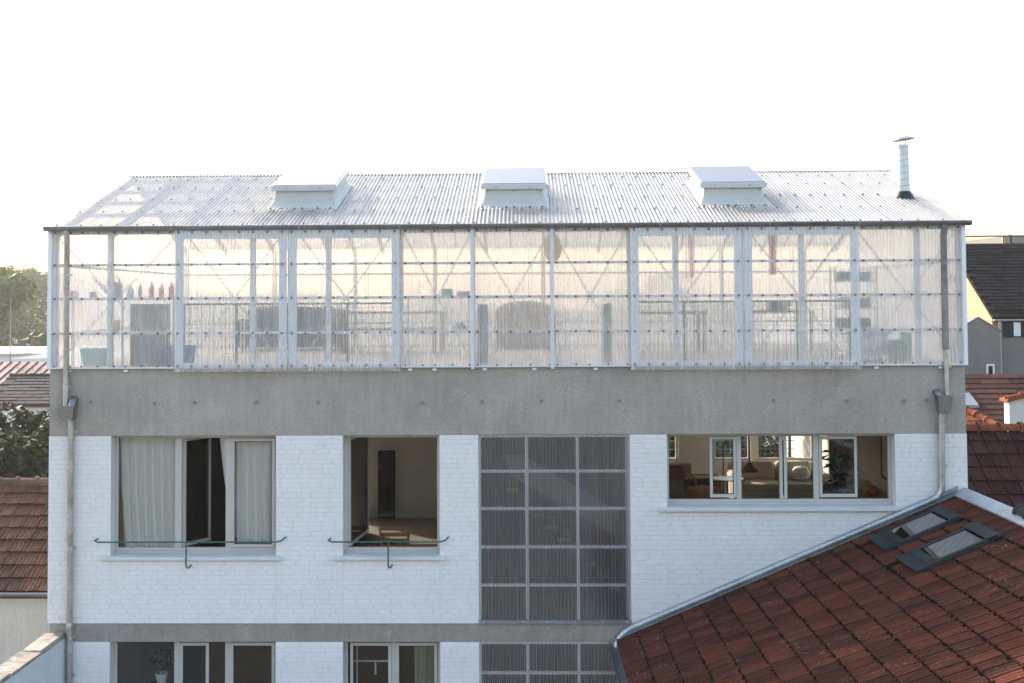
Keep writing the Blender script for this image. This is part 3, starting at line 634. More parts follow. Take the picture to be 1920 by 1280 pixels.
# gutter and fascia
BX('fascia', 'fascia', gh, XL + .01, XR - .01, -.012, .045, 11.846, 11.895)
prof = [(-.13 + .062 * math.cos(math.pi + math.pi * k / 10), 11.905 + .062 * math.sin(math.pi + math.pi * k / 10)) for k in range(11)]
prof2 = [(-.13 + .056 * math.cos(math.pi + math.pi * k / 10), 11.905 + .056 * math.sin(math.pi + math.pi * k / 10)) for k in range(11)][::-1]
gu = MB().prism(prof + prof2, 'x', RX0 - .02, RX1 - .01); gut = build(gu, 'gutter', 'galvd', gh, smooth=40)
mb = MB().tube([(RX0 - .02, -.194, 11.908), (RX1 - .01, -.194, 11.908)], .009, 8); build(mb, 'bead', 'galv', gut, smooth=50)
mb = MB()
for x in (RX0 - .022, RX1 - .008): mb.prism([(-.13 + .062 * math.cos(math.pi + math.pi * k / 10), 11.905 + .062 * math.sin(math.pi + math.pi * k / 10)) for k in range(11)], 'x', x - .004, x + .004)
build(mb, 'end_cap', 'galv', gut)
for x in (-4.9, -3.0, -1.52, -.45, .72, 2.3, 3.9, 5.2):
    pr = [(-.13 + .067 * math.cos(math.pi + math.pi * k / 10), 11.905 + .067 * math.sin(math.pi + math.pi * k / 10)) for k in range(11)]
    pr2 = [(-.13 + .0625 * math.cos(math.pi + math.pi * k / 10), 11.905 + .0625 * math.sin(math.pi + math.pi * k / 10)) for k in range(11)][::-1]
    build(MB().prism(pr + pr2, 'x', x - .012, x + .012), 'gutter_joint', 'galv', gut)
# skylight hatches
def skylight(xc, lab):
    s = thing_part = None
    wl_, y0, y1 = .525, 1.30, 2.82
    n = RN; h = .335 / nl * nl
    # lid: box parallel to the roof
    def P_(x, y, hh): return (x, y + 0, roofz(y) + hh)
    mb = MB().hexa([P_(xc - wl_, y0, .255), P_(xc + wl_, y0, .255), P_(xc + wl_, y1, .235), P_(xc - wl_, y1, .235), P_(xc - wl_, y0, .34), P_(xc + wl_, y0, .34), P_(xc + wl_, y1, .32), P_(xc - wl_, y1, .32)])
    root = build(mb, 'skylight', 'lid', gh, bevel=.010, label=lab)
    mb = MB().box(-.40, .40, 0, 0.002, 0, 0.002)
    mb.v = []; mb.f = []
    mb.hexa([P_(xc - wl_ + .025, y0 + .02, .342), P_(xc + wl_ - .025, y0 + .02, .342), P_(xc + wl_ - .025, y1 - .03, .3225), P_(xc - wl_ + .025, y1 - .03, .3225), P_(xc - wl_ + .03, y0 + .025, .348), P_(xc + wl_ - .03, y0 + .025, .348), P_(xc + wl_ - .03, y1 - .035, .3285), P_(xc - wl_ + .03, y1 - .035, .3285)])
    build(mb, 'lid_panel', 'lidtop', root, bevel=.003)
    # curb: flared skirt in three rings
    rings = []
    for (ex, ey0, ey1, hh) in ((.46, 1.355, 2.76, .255), (.463, 1.35, 2.765, .16), (.485, 1.31, 2.80, .09), (.535, 1.19, 2.90, .022), (.56, 1.12, 2.95, .012)):
        rings.append([P_(xc - ex, ey0, hh), P_(xc + ex, ey0, hh), P_(xc + ex, ey1, hh), P_(xc - ex, ey1, hh)])
    mb = MB(); vs_ = [p for r in rings for p in r]; mb.add(vs_, [(i * 4 + (k + 1) % 4, i * 4 + k, (i + 1) * 4 + k, (i + 1) * 4 + (k + 1) % 4) for i in range(len(rings) - 1) for k in range(4)])
    build(mb, 'curb', 'curb', root, bevel=.006)
    build(sheet(xc - .56, xc + .56, [(1.02, roofz(1.02) + .007), (1.16, roofz(1.16) + .012)], .0605, .0095, 'sin', RN), 'flashing_apron', 'curb', root, smooth=60)
    mb = MB()
    for dx, yy, hh in ((-.28, y0 - .004, .30), (.26, y0 - .004, .30), (-.42, 1.35, .22), (0, 1.35, .22), (.42, 1.35, .22)):
        o = len(mb.v); mb.lathe([(.016, 0), (.014, .008), (.0, .012)], n=8); mb.v[o:] = [(xc + dx + v[0], yy - v[2], roofz(yy) + hh + v[1]) for v in mb.v[o:]]
    build(mb, 'screw', 'galv', root, kind='stuff')
    mb = MB()
    for dx in (-.5, -.33, -.12, .0, .25, .45):
        o = len(mb.v); mb.lathe([(.022, -.004), (.022, .008), (.0, .022)], n=7); mb.v[o:] = [(xc + dx + v[0], 1.1 + v[1], roofz(1.1) + .02 + v[2]) for v in mb.v[o:]]
    build(mb, 'apron_screw', 'bolt', root, kind='stuff')
skylight(-3.175, 'pale skylight hatch nearest the sunlit left roof end'); skylight(.16, 'middle pale skylight hatch'); skylight(3.62, 'pale skylight hatch nearest the flue')
# guard rails with welded mesh behind the sliding panels
for (a, b, nm) in slid:
    mb = MB().tube([(a + .04, .25, 10.752), (b - .04, .25, 10.752)], .014, 8); gr = build(mb, 'guard_rail', 'green', gh, smooth=50)
    mb = MB()
    for x in np.arange(a + .08, b - .05, .06): mb.box(x - .0022, x + .0022, .252, .2564, ZCT + .08, 10.74)
    for z in np.arange(ZCT + .09, 10.74, .06): mb.box(a + .05, b - .05, .2474, .2518, z - .0022, z + .0022)
    build(mb, 'mesh_infill', 'green', gr, kind='stuff')
    for x in (a + .05, (a + b) / 2, b - .05): BX('rail_post', 'green', gr, x - .012, x + .012, .258, .282, ZCT + .021, 10.745)
# ------------------------------------------------------------------ flue on the roof
fx, fy = 6.405, 1.73; fz = roofz(fy)
fl = thing('flue', (fx, fy, fz), 'insulated stove flue with metal rain cap rising through the right roof end', 'flue')
mb = MB().lathe([(.098, -.1), (.098, .1), (.094, .45), (.086, .80), (.082, .84), (.06, .845)], (fx, fy, fz), 24); build(mb, 'pipe', 'flue', fl, smooth=40)
mb = MB(); pts = []
for k in range(0, 7 * 24 + 1):
    a = 2 * math.pi * k / 24; z = .10 + .72 * k / (7 * 24); r = .1005 - .013 * z; pts.append((fx + r * math.cos(a), fy + r * math.sin(a), fz + z))
mb.tube(pts, .0032, 5); build(mb, 'wire_wrap', 'grey', fl, smooth=60)
mb = MB().lathe([(.20, -.11), (.17, -.02), (.125, .05), (.108, .09), (.0995, .09)], (fx, fy, fz), 24)
mb.v = [(v[0], v[1], v[2] + RS * (v[1] - fy) * max(0, (fz + .06 - v[2]) / .17)) for v in mb.v]; build(mb, 'rubber_collar', 'black', fl, smooth=50)
mb = MB().lathe([(.205, .915), (.20, .93), (.12, .965), (.0, .985), (.0, .978), (.12, .957), (.205, .915)], (fx - .01, fy, fz), 12)
mb.v = [(v[0], v[1], v[2] + .12 * (v[0] - fx)) for v in mb.v]; build(mb, 'rain_cap', 'galv', fl)
for k in range(4):
    a = math.pi / 4 + k * math.pi / 2; mb = MB().bar((fx + .07 * math.cos(a), fy + .07 * math.sin(a), fz + .80), (fx + .12 * math.cos(a), fy + .12 * math.sin(a), fz + .945 + .12 * .12 * math.cos(a)), .014, .004); build(mb, 'cap_stay', 'galv', fl)
# ------------------------------------------------------------------ downpipes
def clips(root, x, zs, r):
    for z in zs:
        mb = MB().lathe([(r + .002, -.012), (r + .008, -.012), (r + .008, .012), (r + .002, .012)], (x, -.075, z), 14); mb.box(x + r, x + r + .035, -.085, -.065, z - .01, z + .01); mb.box(x - .012, x + .012, -.03, .0, z - .01, z + .01)
        build(mb, 'pipe_clip', 'galv', root, smooth=40)
def hopper(root, x0, x1, z0, z1):
    build(MB().hexa([(x0 + .03, -.17, z0), (x1 - .03, -.17, z0), (x1 - .03, -.002, z0), (x0 + .03, -.002, z0), (x0, -.20, z1), (x1, -.20, z1), (x1, -.002, z1), (x0, -.002, z1)]), 'hopper', 'galvd', root, bevel=.005)
d = thing('downpipe', (-6.42, -.08, 0), 'galvanised downpipe with box hopper at the left corner of the block', 'downpipe')
build(MB().tube([(-6.47, -.13, 11.86), (-6.47, -.12, 11.80), (-6.475, -.08, 11.70), (-6.472, -.075, 9.27)], .041, 16), 'upper_pipe', 'galv', d, smooth=50)
hopper(d, -6.56, -6.315, 9.075, 9.285)
build(MB().tube([(-6.36, .05, 9.36), (-6.36, -.05, 9.37), (-6.365, -.10, 9.33), (-6.38, -.12, 9.24)], .055, 16), 'elbow', 'galvd', d, smooth=50)
build(MB().tube([(-6.40, -.09, 9.10), (-6.395, -.075, 9.0), (-6.385, -.075, .05)], .044, 16), 'lower_pipe', 'galv', d, smooth=50)
clips(d, -6.474, (11.2, 10.1, 9.56), .041); clips(d, -6.387, (8.9, 7.2, 5.9, 5.35), .044)
for z in (7.16, 6.05): build(MB().lathe([(.047, -.06), (.049, -.055), (.049, .055), (.047, .06)], (-6.387, -.075, z), 16), 'pipe_socket', 'galv', d, smooth=50)
d = thing('downpipe', (6.4, -.08, 7.8), 'galvanised downpipe with hopper at the right corner bending along the tiled roof', 'downpipe')
build(MB().tube([(6.45, -.13, 11.86), (6.45, -.12, 11.80), (6.445, -.08, 11.70), (6.445, -.075, 10.05)], .047, 16), 'upper_pipe', 'galvd', d, smooth=50)
build(MB().tube([(6.447, -.075, 10.06), (6.447, -.075, 9.37)], .036, 16), 'middle_pipe', 'galv', d, smooth=50)
hopper(d, 6.285, 6.50, 9.13, 9.39)
build(MB().tube([(6.31, .05, 9.42), (6.315, -.04, 9.43), (6.33, -.09, 9.40), (6.35, -.11, 9.33)], .05, 16), 'elbow', 'galvd', d, smooth=50)
NS = 0.42027
def nz(x): return 8.009 - (6.696 - x) * NS      # neighbour roof surface height above x
o_ = .075
build(MB().tube([(6.375, -.09, 9.15), (6.362, -.08, 9.05), (6.352, -.08, nz(6.35) + .22), (6.34, -.08, nz(6.34) + .14), (6.28, -.08, nz(6.28) + .085), (6.15, -.08, nz(6.15) + o_), (1.86, -.08, nz(1.86) + o_), (1.72, -.09, nz(1.72) + .055), (1.64, -.11, nz(1.64) - .01), (1.60, -.13, nz(1.60) - .10)], .047, 16), 'sloping_pipe', 'galv', d, smooth=50)
clips(d, 6.446, (11.3, 9.8), .042); clips(d, 6.357, (8.95, 8.37), .047)
# ------------------------------------------------------------------ tiles
def in_frame(p, mrg=40):
    c = (np.array(p) - CAM) @ RC
    if c[1] < 0.5: return False
    u = 919.7 + FPX * c[0] / c[1]; v = 457.25 - FPX * c[2] / c[1]
    return -mrg < u < 1920 + mrg and -mrg < v < 1280 + mrg
TPROF = [(0, .0), (.04, .014), (.12, .016), (.17, .002), (.30, .0), (.36, .006), (.42, .006), (.47, -.001), (.61, -.001), (.66, .006), (.72, .006), (.77, .0), (.93, .002), (.99, -.008)]
def tile_mb(w, e, lift=.026, jit=0.0):
    L = e + .055; mb = MB(); n = len(TPROF); vs_ = []
    for (y, dz) in ((0, lift), (L, 0.0)):
        for (a, z) in TPROF: vs_.append((a * w, y + (jit * math.sin(a * 9) if y == 0 else 0), z + dz))
    for (a, z) in TPROF: vs_.append((a * w, .004, -.004))
    fs = [(i, i + 1, n + i + 1, n + i) for i in range(n - 1)] + [(2 * n + i, 2 * n + i + 1, i + 1, i) for i in range(n - 1)]
    vs_ += [(.99 * w, L, -.01), (.99 * w, .004, -.004)]
    fs.append((n - 1, 3 * n + 1, 3 * n, 2 * n - 1)); return mb.add(vs_, fs)
def tile_roof(roof, org, u, v, nrm, width, rows, w, e, mat, skip=None, limit=300, stagger=False):
    u, v, nrm = Vector(u).normalized(), Vector(v).normalized(), Vector(nrm).normalized(); org = Vector(org)
    meshes = [mesh_of(tile_mb(w * .99, e, .026 + .004 * k, .004 * (k - 1)), 'tile', MT[mat]) for k in range(3)]
    B = Matrix(((u.x, v.x, nrm.x), (u.y, v.y, nrm.y), (u.z, v.z, nrm.z))).to_4x4()
    items = []
    for r in range(rows):
        nc = int(width / w)
        for c in range(nc):
            p = org + u * (c * w + (w / 2 if stagger and r % 2 else 0)) + v * (r * e)
            mid = p + u * w / 2 + v * e / 2
            if skip and skip(mid): continue
            items.append((not in_frame(mid), (mid - Vector(CAM)).length, p))
    items.sort(key=lambda t: (t[0], t[1])); rest_ = MB()
    for i, (off, d_, p) in enumerate(items):
        jr = Matrix.Rotation(random.uniform(-.012, .012), 4, 'Z') @ Matrix.Rotation(random.uniform(-.012, .012), 4, 'X')
        mt = Matrix.Translation(p + nrm * random.uniform(0, .005)) @ B @ jr
        k = random.randrange(3)
        if i < limit and not off: piece(meshes[k], 'tile', roof, mt)
        else:
            t = tile_mb(w * .99, e, .026 + .004 * k, .004 * (k - 1)); rest_.add([tuple(mt @ Vector(q)) for q in t.v], t.f)
    if rest_.v: build(rest_, 'tile', mat, roof, kind='stuff')
def ridge_tiles(roof, p, q, r, pitch, mat, up=(0, 0, 1)):
    p, q = Vector(p), Vector(q); d = (q - p); L = d.length; d.normalize(); side = d.cross(Vector(up)).normalized(); up = side.cross(d).normalized()
    def half(r0, r1, x0, x1, t):
        mb = MB(); n = 9; vs_ = []
        for (x, rr) in ((x0, r0), (x1, r1)):
            for rad in (rr, rr - t): vs_ += [(x, rad * math.cos(math.pi * k / (n - 1)), rad * math.sin(math.pi * k / (n - 1))) for k in range(n)]
        fs = []
        for k in range(n - 1): fs += [(k, k + 1, 2 * n + k + 1, 2 * n + k), (k + 1, k, n + k, n + k + 1), (2 * n + k, 2 * n + k + 1, 3 * n + k + 1, 3 * n + k)]
        return mb.add(vs_, fs)
    mb = half(r, r * .86, 0, pitch, .015); c = half(r * 1.18, r * 1.14, -.005, pitch * .17, .02); mb.add(c.v, c.f)
    me = mesh_of(mb, 'ridge_tile', MT[mat], 40)
    B = Matrix(((d.x, side.x, up.x), (d.y, side.y, up.y), (d.z, side.z, up.z))).to_4x4()
    for i in range(int(L / pitch)):
        piece(me, 'ridge_tile', roof, Matrix.Translation(p + d * (i * pitch)) @ B @ Matrix.Rotation(random.uniform(-.015, .015), 4, 'Z'))
# ------------------------------------------------------------------ red tiled house in the right foreground
nh = thing('red_tiled_house', (5, -4.5, 0), 'house in the right foreground with a mossy red clay tile roof against the white wall', 'house')
ca = 1 / math.hypot(1, NS); sa = NS * ca; YN0, YN1 = -9.5, -.012
EX = 1.614
mb = MB().box(EX + .25, 11.6, YN0 + .3, YN1 - .01, 0, 5.7); build(mb, 'wall', 'render', nh)
mb = MB().prism([(EX + .02, nz(EX + .02) - .16), (6.70, 8.0 - .16), (11.75, 8.0 - .16 - (11.75 - 6.70) * NS), (11.75, 8.0 - .05 - (11.75 - 6.70) * NS), (6.70, 7.965), (EX + .02, nz(EX + .02) - .045)], 'y', YN0, YN1)
nroof = build(mb, 'roof', 'tileR', nh, label='mossy red clay tile roof slope')
VEL = [(5.345, 6.185, -1.345, -.47), (5.34, 6.185, -2.75, -1.88)]      # roof windows: x0,x1,y0,y1
def vskip(m_):
    if m_.x > 6.58: return True
    for (a, b, c, d) in VEL:
        if a - .22 < m_.x < b + .02 and c - .02 < m_.y < d + .02: return True
    return False
NW, NEX = .235, .3345
tile_roof(nroof, (EX, YN1 - .03, nz(EX) - .015), (0, -1, 0), (ca, 0, sa), (-sa, 0, ca), 9.3, 17, NW, NEX, 'tileR', vskip)
# right slope, mostly out of sight
# moss along the laps
mb = MB()
def clump(mb, p, s):
    o = len(mb.v); a = random.random() * 6.28
    ring = [(math.cos(a + k * 1.2566) * s * random.uniform(.7, 1.25), math.sin(a + k * 1.2566) * s * random.uniform(.7, 1.25)) for k in range(5)]
    vs_ = [(p[0] + x, p[1] + y, p[2] - s * .5 + x * NS) for x, y in ring] + [(p[0] + x * .6, p[1] + y * .6, p[2] + s * random.uniform(.25, .6) + x * .6 * NS) for x, y in ring] + [(p[0], p[1], p[2] + s * .7)]
    mb.add(vs_, [(k, (k + 1) % 5, 5 + (k + 1) % 5, 5 + k) for k in range(5)] + [(5 + k, 5 + (k + 1) % 5, 10) for k in range(5)])
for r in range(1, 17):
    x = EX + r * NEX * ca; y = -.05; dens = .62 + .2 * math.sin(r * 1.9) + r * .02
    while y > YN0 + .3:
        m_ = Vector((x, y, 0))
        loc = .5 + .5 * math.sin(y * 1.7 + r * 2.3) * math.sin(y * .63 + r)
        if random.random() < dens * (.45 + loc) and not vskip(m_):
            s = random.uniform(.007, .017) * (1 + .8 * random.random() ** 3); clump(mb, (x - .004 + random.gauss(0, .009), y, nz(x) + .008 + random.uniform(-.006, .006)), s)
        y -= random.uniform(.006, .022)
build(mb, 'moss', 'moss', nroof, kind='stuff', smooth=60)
# zinc: ridge strip, wall flashing, eave gutter
mb = MB().prism([(6.50, nz(6.50) + .035), (6.70, 8.045), (6.93, 7.945), (6.93, 7.925), (6.70, 8.022), (6.50, nz(6.50) + .015)], 'y', YN0, YN1 - .004); build(mb, 'ridge_flashing', 'zinc', nh)
mb = MB().hexa([(EX + .06, -.004, nz(EX + .06) - .01), (6.60, -.004, nz(6.60) - .01), (6.60, -.002, nz(6.60) - .01), (EX + .06, -.002, nz(EX + .06) - .01),
                (EX + .06, -.022, nz(EX + .06) + .10), (6.60, -.022, nz(6.60) + .10), (6.60, -.010, nz(6.60) + .10), (EX + .06, -.010, nz(EX + .06) + .10)]); build(mb, 'wall_flashing', 'zinc', nh)
mb = MB().hexa([(EX + .06, -.19, nz(EX + .06) + .02), (6.55, -.19, nz(6.55) + .02), (6.55, -.03, nz(6.55) + .02), (EX + .06, -.03, nz(EX + .06) + .02),
                (EX + .06, -.19, nz(EX + .06) + .032), (6.55, -.19, nz(6.55) + .032), (6.55, -.03, nz(6.55) + .04), (EX + .06, -.03, nz(EX + .06) + .04)]); build(mb, 'valley_strip', 'galvd', nh)
pr = [(EX - .05 + .075 * math.cos(math.pi + math.pi * k / 10), 5.82 + .075 * math.sin(math.pi + math.pi * k / 10)) for k in range(11)]
pr2 = [(EX - .05 + .068 * math.cos(math.pi + math.pi * k / 10), 5.82 + .068 * math.sin(math.pi + math.pi * k / 10)) for k in range(11)][::-1]
build(MB().prism(pr + pr2, 'y', YN0, -.10), 'gutter', 'galvd', nh, smooth=40)
ridge_tiles(nroof, (6.71, -2.15, 8.01), (6.71, YN0, 8.01), .11, .33, 'tileG')
# roof windows
def roof_window(a, b, c, d, lab):
    # local: s along slope (x), y across
    def q(x, y, h): return (x - sa * h, y, nz(x) + ca * h)
    def slab(mb, x0, x1, y0, y1, h0, h1): return mb.hexa([q(x0, y0, h0), q(x1, y0, h0), q(x1, y1, h0), q(x0, y1, h0), q(x0, y0, h1), q(x1, y0, h1), q(x1, y1, h1), q(x0, y1, h1)])
    mb = MB(); f = .085; h = .045
    slab(mb, a, b, c, c + f, -.02, h); slab(mb, a, b, d - f, d, -.02, h); slab(mb, a, a + f + .03, c + f, d - f, -.02, h); slab(mb, b - f, b, c + f, d - f, -.02, h)
    root = build(mb, 'roof_window', 'gasket2', nh, bevel=.008, label=lab)
    mb = MB(); slab(mb, b - .12, b + .03, c - .02, d + .02, h + .002, h + .02); slab(mb, b - .06, b + .06, c - .03, d + .03, -.01, h - .01); build(mb, 'top_hood', 'gasket2', root, bevel=.006)
    mb = MB(); slab(mb, a + f + .03, b - f, c + f, d - f, .03, .036); build(mb, 'pane', M_glass('roof_window_glass', (0.30, 0.34, 0.33), .22) if 'rwg' not in MT else MT['rwg'], root)
    mb = MB(); slab(mb, a + f + .08, b - f - .02, c + f + .05, d - f - .05, -.08, -.06); build(mb, 'blind', 'grey', root)
    mb = MB(); slab(mb, a - .17, a - .002, c - .02, d + .01, .026, .034); slab(mb, a - .18, b + .05, c - .03, c - .002, -.01, .02); slab(mb, a - .18, b + .05, d + .002, d + .025, -.01, .02); build(mb, 'apron', 'gasket2', root)
roof_window(*VEL[0], 'dark framed roof window nearer the white wall'); roof_window(*VEL[1], 'dark framed roof window farther from the white wall')
# ------------------------------------------------------------------ brown tiled house to the left of the block
lh = thing('brown_tiled_house', (-9.5, 4, 0), 'low house at the left edge with a streaked brown tile roof and cream wall', 'house')
LS = .56; LC = 1 / math.hypot(1, LS); LSn = LS * LC
BX('wall', 'render', lh, -12.2, -6.80, 2.0, 6.6, 0, 6.18)
mb = MB().prism([(1.7, 6.14), (4.2, 7.54), (6.8, 6.14), (6.8, 6.06), (4.2, 7.40), (1.7, 6.06)], 'x', -12.4, -6.79); lr = build(mb, 'roof', 'tileB', lh)
tile_roof(lr, (-12.0, 1.68, 6.165), (1, 0, 0), (0, LC, LSn), (0, -LSn, LC), 5.2, 9, .26, .318, 'tileB')
ridge_tiles(lr, (-12.0, 4.20, 7.53), (-6.9, 4.20, 7.53), .13, .35, 'tileRidge')
pr = [(1.64 + .055 * math.cos(math.pi + math.pi * k / 8), 6.16 + .055 * math.sin(math.pi + math.pi * k / 8)) for k in range(9)]
pr2 = [(1.64 + .049 * math.cos(math.pi + math.pi * k / 8), 6.16 + .049 * math.sin(math.pi + math.pi * k / 8)) for k in range(9)][::-1]
build(MB().prism(pr + pr2, 'x', -12.4, -6.79), 'gutter', 'galvd', lh, smooth=40)
# boundary wall with stone coping running out from the left corner
bw = thing('boundary_wall', (-6.62, -3, 0), 'white rendered boundary wall with worn stone coping at the bottom left corner', 'wall')
BX('wall', M('blue_white_render', (0.72, 0.74, 0.78), .8, var=.08, bump=.2), bw, -6.74, -6.46, -8.0, -.02, 0, 5.90)
y = -.03; stones = []
while y > -7.9:
    L = random.uniform(.35, 1.1); y2 = max(y - L, -8.0); h = random.uniform(.035, .06); j = lambda a: random.uniform(-a, a)
    mb = MB().hexa([(-6.77 + j(.015), y2 + .01, 5.902), (-6.44 + j(.012), y2 + .01, 5.902), (-6.44 + j(.012), y - .008, 5.902), (-6.77 + j(.015), y - .008, 5.902), (-6.75 + j(.02), y2 + .02, 5.902 + h + j(.012)), (-6.46 + j(.02), y2 + .02, 5.902 + h + j(.012)), (-6.46 + j(.02), y - .015, 5.902 + h + j(.012)), (-6.75 + j(.02), y - .015, 5.902 + h + j(.012))])
    build(mb, 'coping_stone', 'stone', bw, bevel=.01); y = y2
# ------------------------------------------------------------------ brown tiled house right of the block
rh = thing('weathered_tiled_house', (10, 4, 0), 'house behind the right corner with weathered brown tiles under an orange ridge', 'house')
RSL = .70; RCc = 1 / math.hypot(1, RSL); RSn = RSL * RCc
BX('wall', 'render', rh, 6.80, 13.0, .6, 7.4, 0, 6.0)
mb = MB().prism([(.2, 8.5 - RSL * 3.8 - .06), (4.0, 8.44), (7.8, 8.5 - RSL * 3.8 - .06), (7.8, 8.5 - RSL * 3.8 - .16), (4.0, 8.30), (.2, 8.5 - RSL * 3.8 - .16)], 'x', 6.79, 13.2); rr_ = build(mb, 'roof', 'tileD', rh)
tile_roof(rr_, (6.80, .2, 8.5 - RSL * 3.8 - .03), (1, 0, 0), (0, RCc, RSn), (0, -RSn, RCc), 6.3, 14, .25, .333, 'tileD')
ridge_tiles(rr_, (6.85, 4.02, 8.47), (13.1, 4.02, 8.47), .125, .36, 'tileO')
mb = MB().tube([(7.05, 1.45, 7.35), (7.08, 1.30, 7.10), (7.16, 1.2, 6.88), (7.22, 1.05, 6.75), (7.25, .8, 6.5)], .008, 6); build(mb, 'cable', 'grey', rh)
# ------------------------------------------------------------------ far houses
def simple_house(name, lab, x0, x1, y0, y1, ze, zr, wallm, roofm, over=.25, axis='x', steps=0, group=None, rname='roof'):
    """gable house, ridge along x; roof slopes built in stepped courses"""
    t = thing(name, ((x0 + x1) / 2, (y0 + y1) / 2, 0), lab, 'house', group)
    ym = (y0 + y1) / 2
    build(MB().prism([(y0, 0), (y1, 0), (y1, ze), (ym, zr - .12), (y0, ze)], 'x', x0, x1), 'wall', wallm, t)
    s = (zr - ze) / (ym - y0); yo = y0 - over; zo = ze - s * over
    build(MB().prism([(yo, zo), (ym, zr), (2 * ym - yo, zo), (2 * ym - yo, zo - .12), (ym, zr - .13), (yo, zo - .12)], 'x', x0 - .15, x1 + .15), rname, roofm, t)
    r = [c for c in t.children if c.name.startswith(rname)][0]
    if steps:
        mb = MB(); L = math.hypot(ym - yo, zr - zo); n = int(L / steps)
        for i in range(n):
            a = i / n; b = (i + 1.12) / n; b = min(b, 1.0)
            p = lambda f, h: (yo + (ym - yo) * f, zo + (zr - zo) * f + h)
            w = .9 if steps > .25 else .45
            x = x0 - .15 + (i % 2) * w / 2
            while x < x1 + .1:
                xe = min(x + w * .97, x1 + .15); hh = random.uniform(.028, .045)
                A, B_, C_, D_ = p(a, hh), p(b, .008), p(a, .002), p(b, .002)
                mb.hexa([(x, *C_), (xe, *C_), (xe, *D_), (x, *D_), (x, *A), (xe, *A), (xe, *B_), (x, *B_)]); x += w
        build(mb, 'course', roofm, r, kind='stuff')
    return t, r
def add_window(t, x0, x1, y, z0, z1, mat='gasket2'):
    w = MB(); rect_frame(w, x0, x1, z0, z1, .06, y - .05, y - .005); f = build(w, 'window', 'white', t); BX('pane', mat, f, x0 + .06, x1 - .06, y - .03, y - .02, z0 + .06, z1 - .06); return f
# slate house, gable in sun
t, r = simple_house('slate_roofed_house', 'tall house with steep dark slate roof and sunlit peach gable at the right edge', 16.57, 30, 26, 34.7, 10.16, 12.8, 'greyr', 'slate', .12, steps=.22)
mb = MB().prism([(25.99, 0), (34.71, 0), (34.71, 10.05), (30.35, 12.60), (25.99, 10.05)], 'x', 16.42, 16.568); build(mb, 'gable_wall', 'peach', t)
w = MB().box(16.80, 18.6, 25.93, 25.995, 9.42, 9.95); f = build(w, 'window', 'gasket2', t); BX('curtain', 'curtain', f, 17.12, 17.35, 25.90, 25.925, 9.45, 9.92)
build(MB().tube([(16.62, 25.85, 9.98), (16.62, 25.85, 7.2)], .055, 8), 'downpipe', 'fascia', t, smooth=50)
mb = MB()
pr = [(25.80 + .07 * math.cos(math.pi + math.pi * k / 6), 10.03 + .07 * math.sin(math.pi + math.pi * k / 6)) for k in range(7)]; mb.prism(pr, 'x', 16.4, 30); build(mb, 'gutter', 'fascia', t)
# grey annexe in front of the gable
t = thing('grey_annexe', (15.3, 27, 0), 'small grey rendered gabled annexe in front of the peach gable', 'house')
build(MB().prism([(13.6, 0), (16.33, 0), (16.33, 9.66), (15.60, 10.10), (13.6, 8.95)], 'y', 25.0, 25.9), 'wall', 'greyr', t)
build(MB().prism([(13.5, 8.93), (15.60, 10.14), (16.38, 9.67), (16.38, 9.61), (15.60, 10.09), (13.5, 8.88)], 'y', 24.97, 25.9), 'verge', 'greyr', t)
add_window(t, 15.83, 16.10, 25.0, 8.12, 8.58, 'gasket2')
# modern building with roof terrace far behind
t = thing('terrace_block', (40, 75, 0), 'distant flat block with glass balustrade above the slate roof', 'building')
BX('wall', 'greyr', t, 26, 60, 70, 90, 0, 13.7)
for x in np.arange(27, 60, 3.0): BX('balustrade_pane', 'glass', t, x, x + 2.9, 69.9, 69.95, 13.75, 14.85)
mb = MB().box(26, 60, 69.86, 70.0, 14.86, 14.95)
for x in np.arange(26.95, 60, 3.0): mb.box(x - .04, x + .04, 69.88, 69.98, 13.7, 14.86)
build(mb, 'balustrade_frame', 'gasket2', t)
BX('penthouse', 'greyr', t, 33.8, 60, 72, 88, 13.7, 15.0); BX('red_post', M('oxide_red_paint', (.10, .03, .028), .7), t, 33.35, 33.5, 69.8, 70, 13.7, 15.0)
# red roofs on the right
t, r = simple_house('brown_roofed_house', 'brown tiled house with small rooflight below the slate house', 8, 16.5, 17.5, 25, 7.0, 8.45, 'whiter', 'tileD', .2, steps=.33)
build(MB().hexa([(12.9, 19.0, 7.62), (13.5, 19.0, 7.62), (13.5, 19.8, 7.93), (12.9, 19.8, 7.93), (12.9, 19.0, 7.70), (13.5, 19.0, 7.70), (13.5, 19.8, 8.0), (12.9, 19.8, 8.0)]), 'rooflight', 'grey', r)
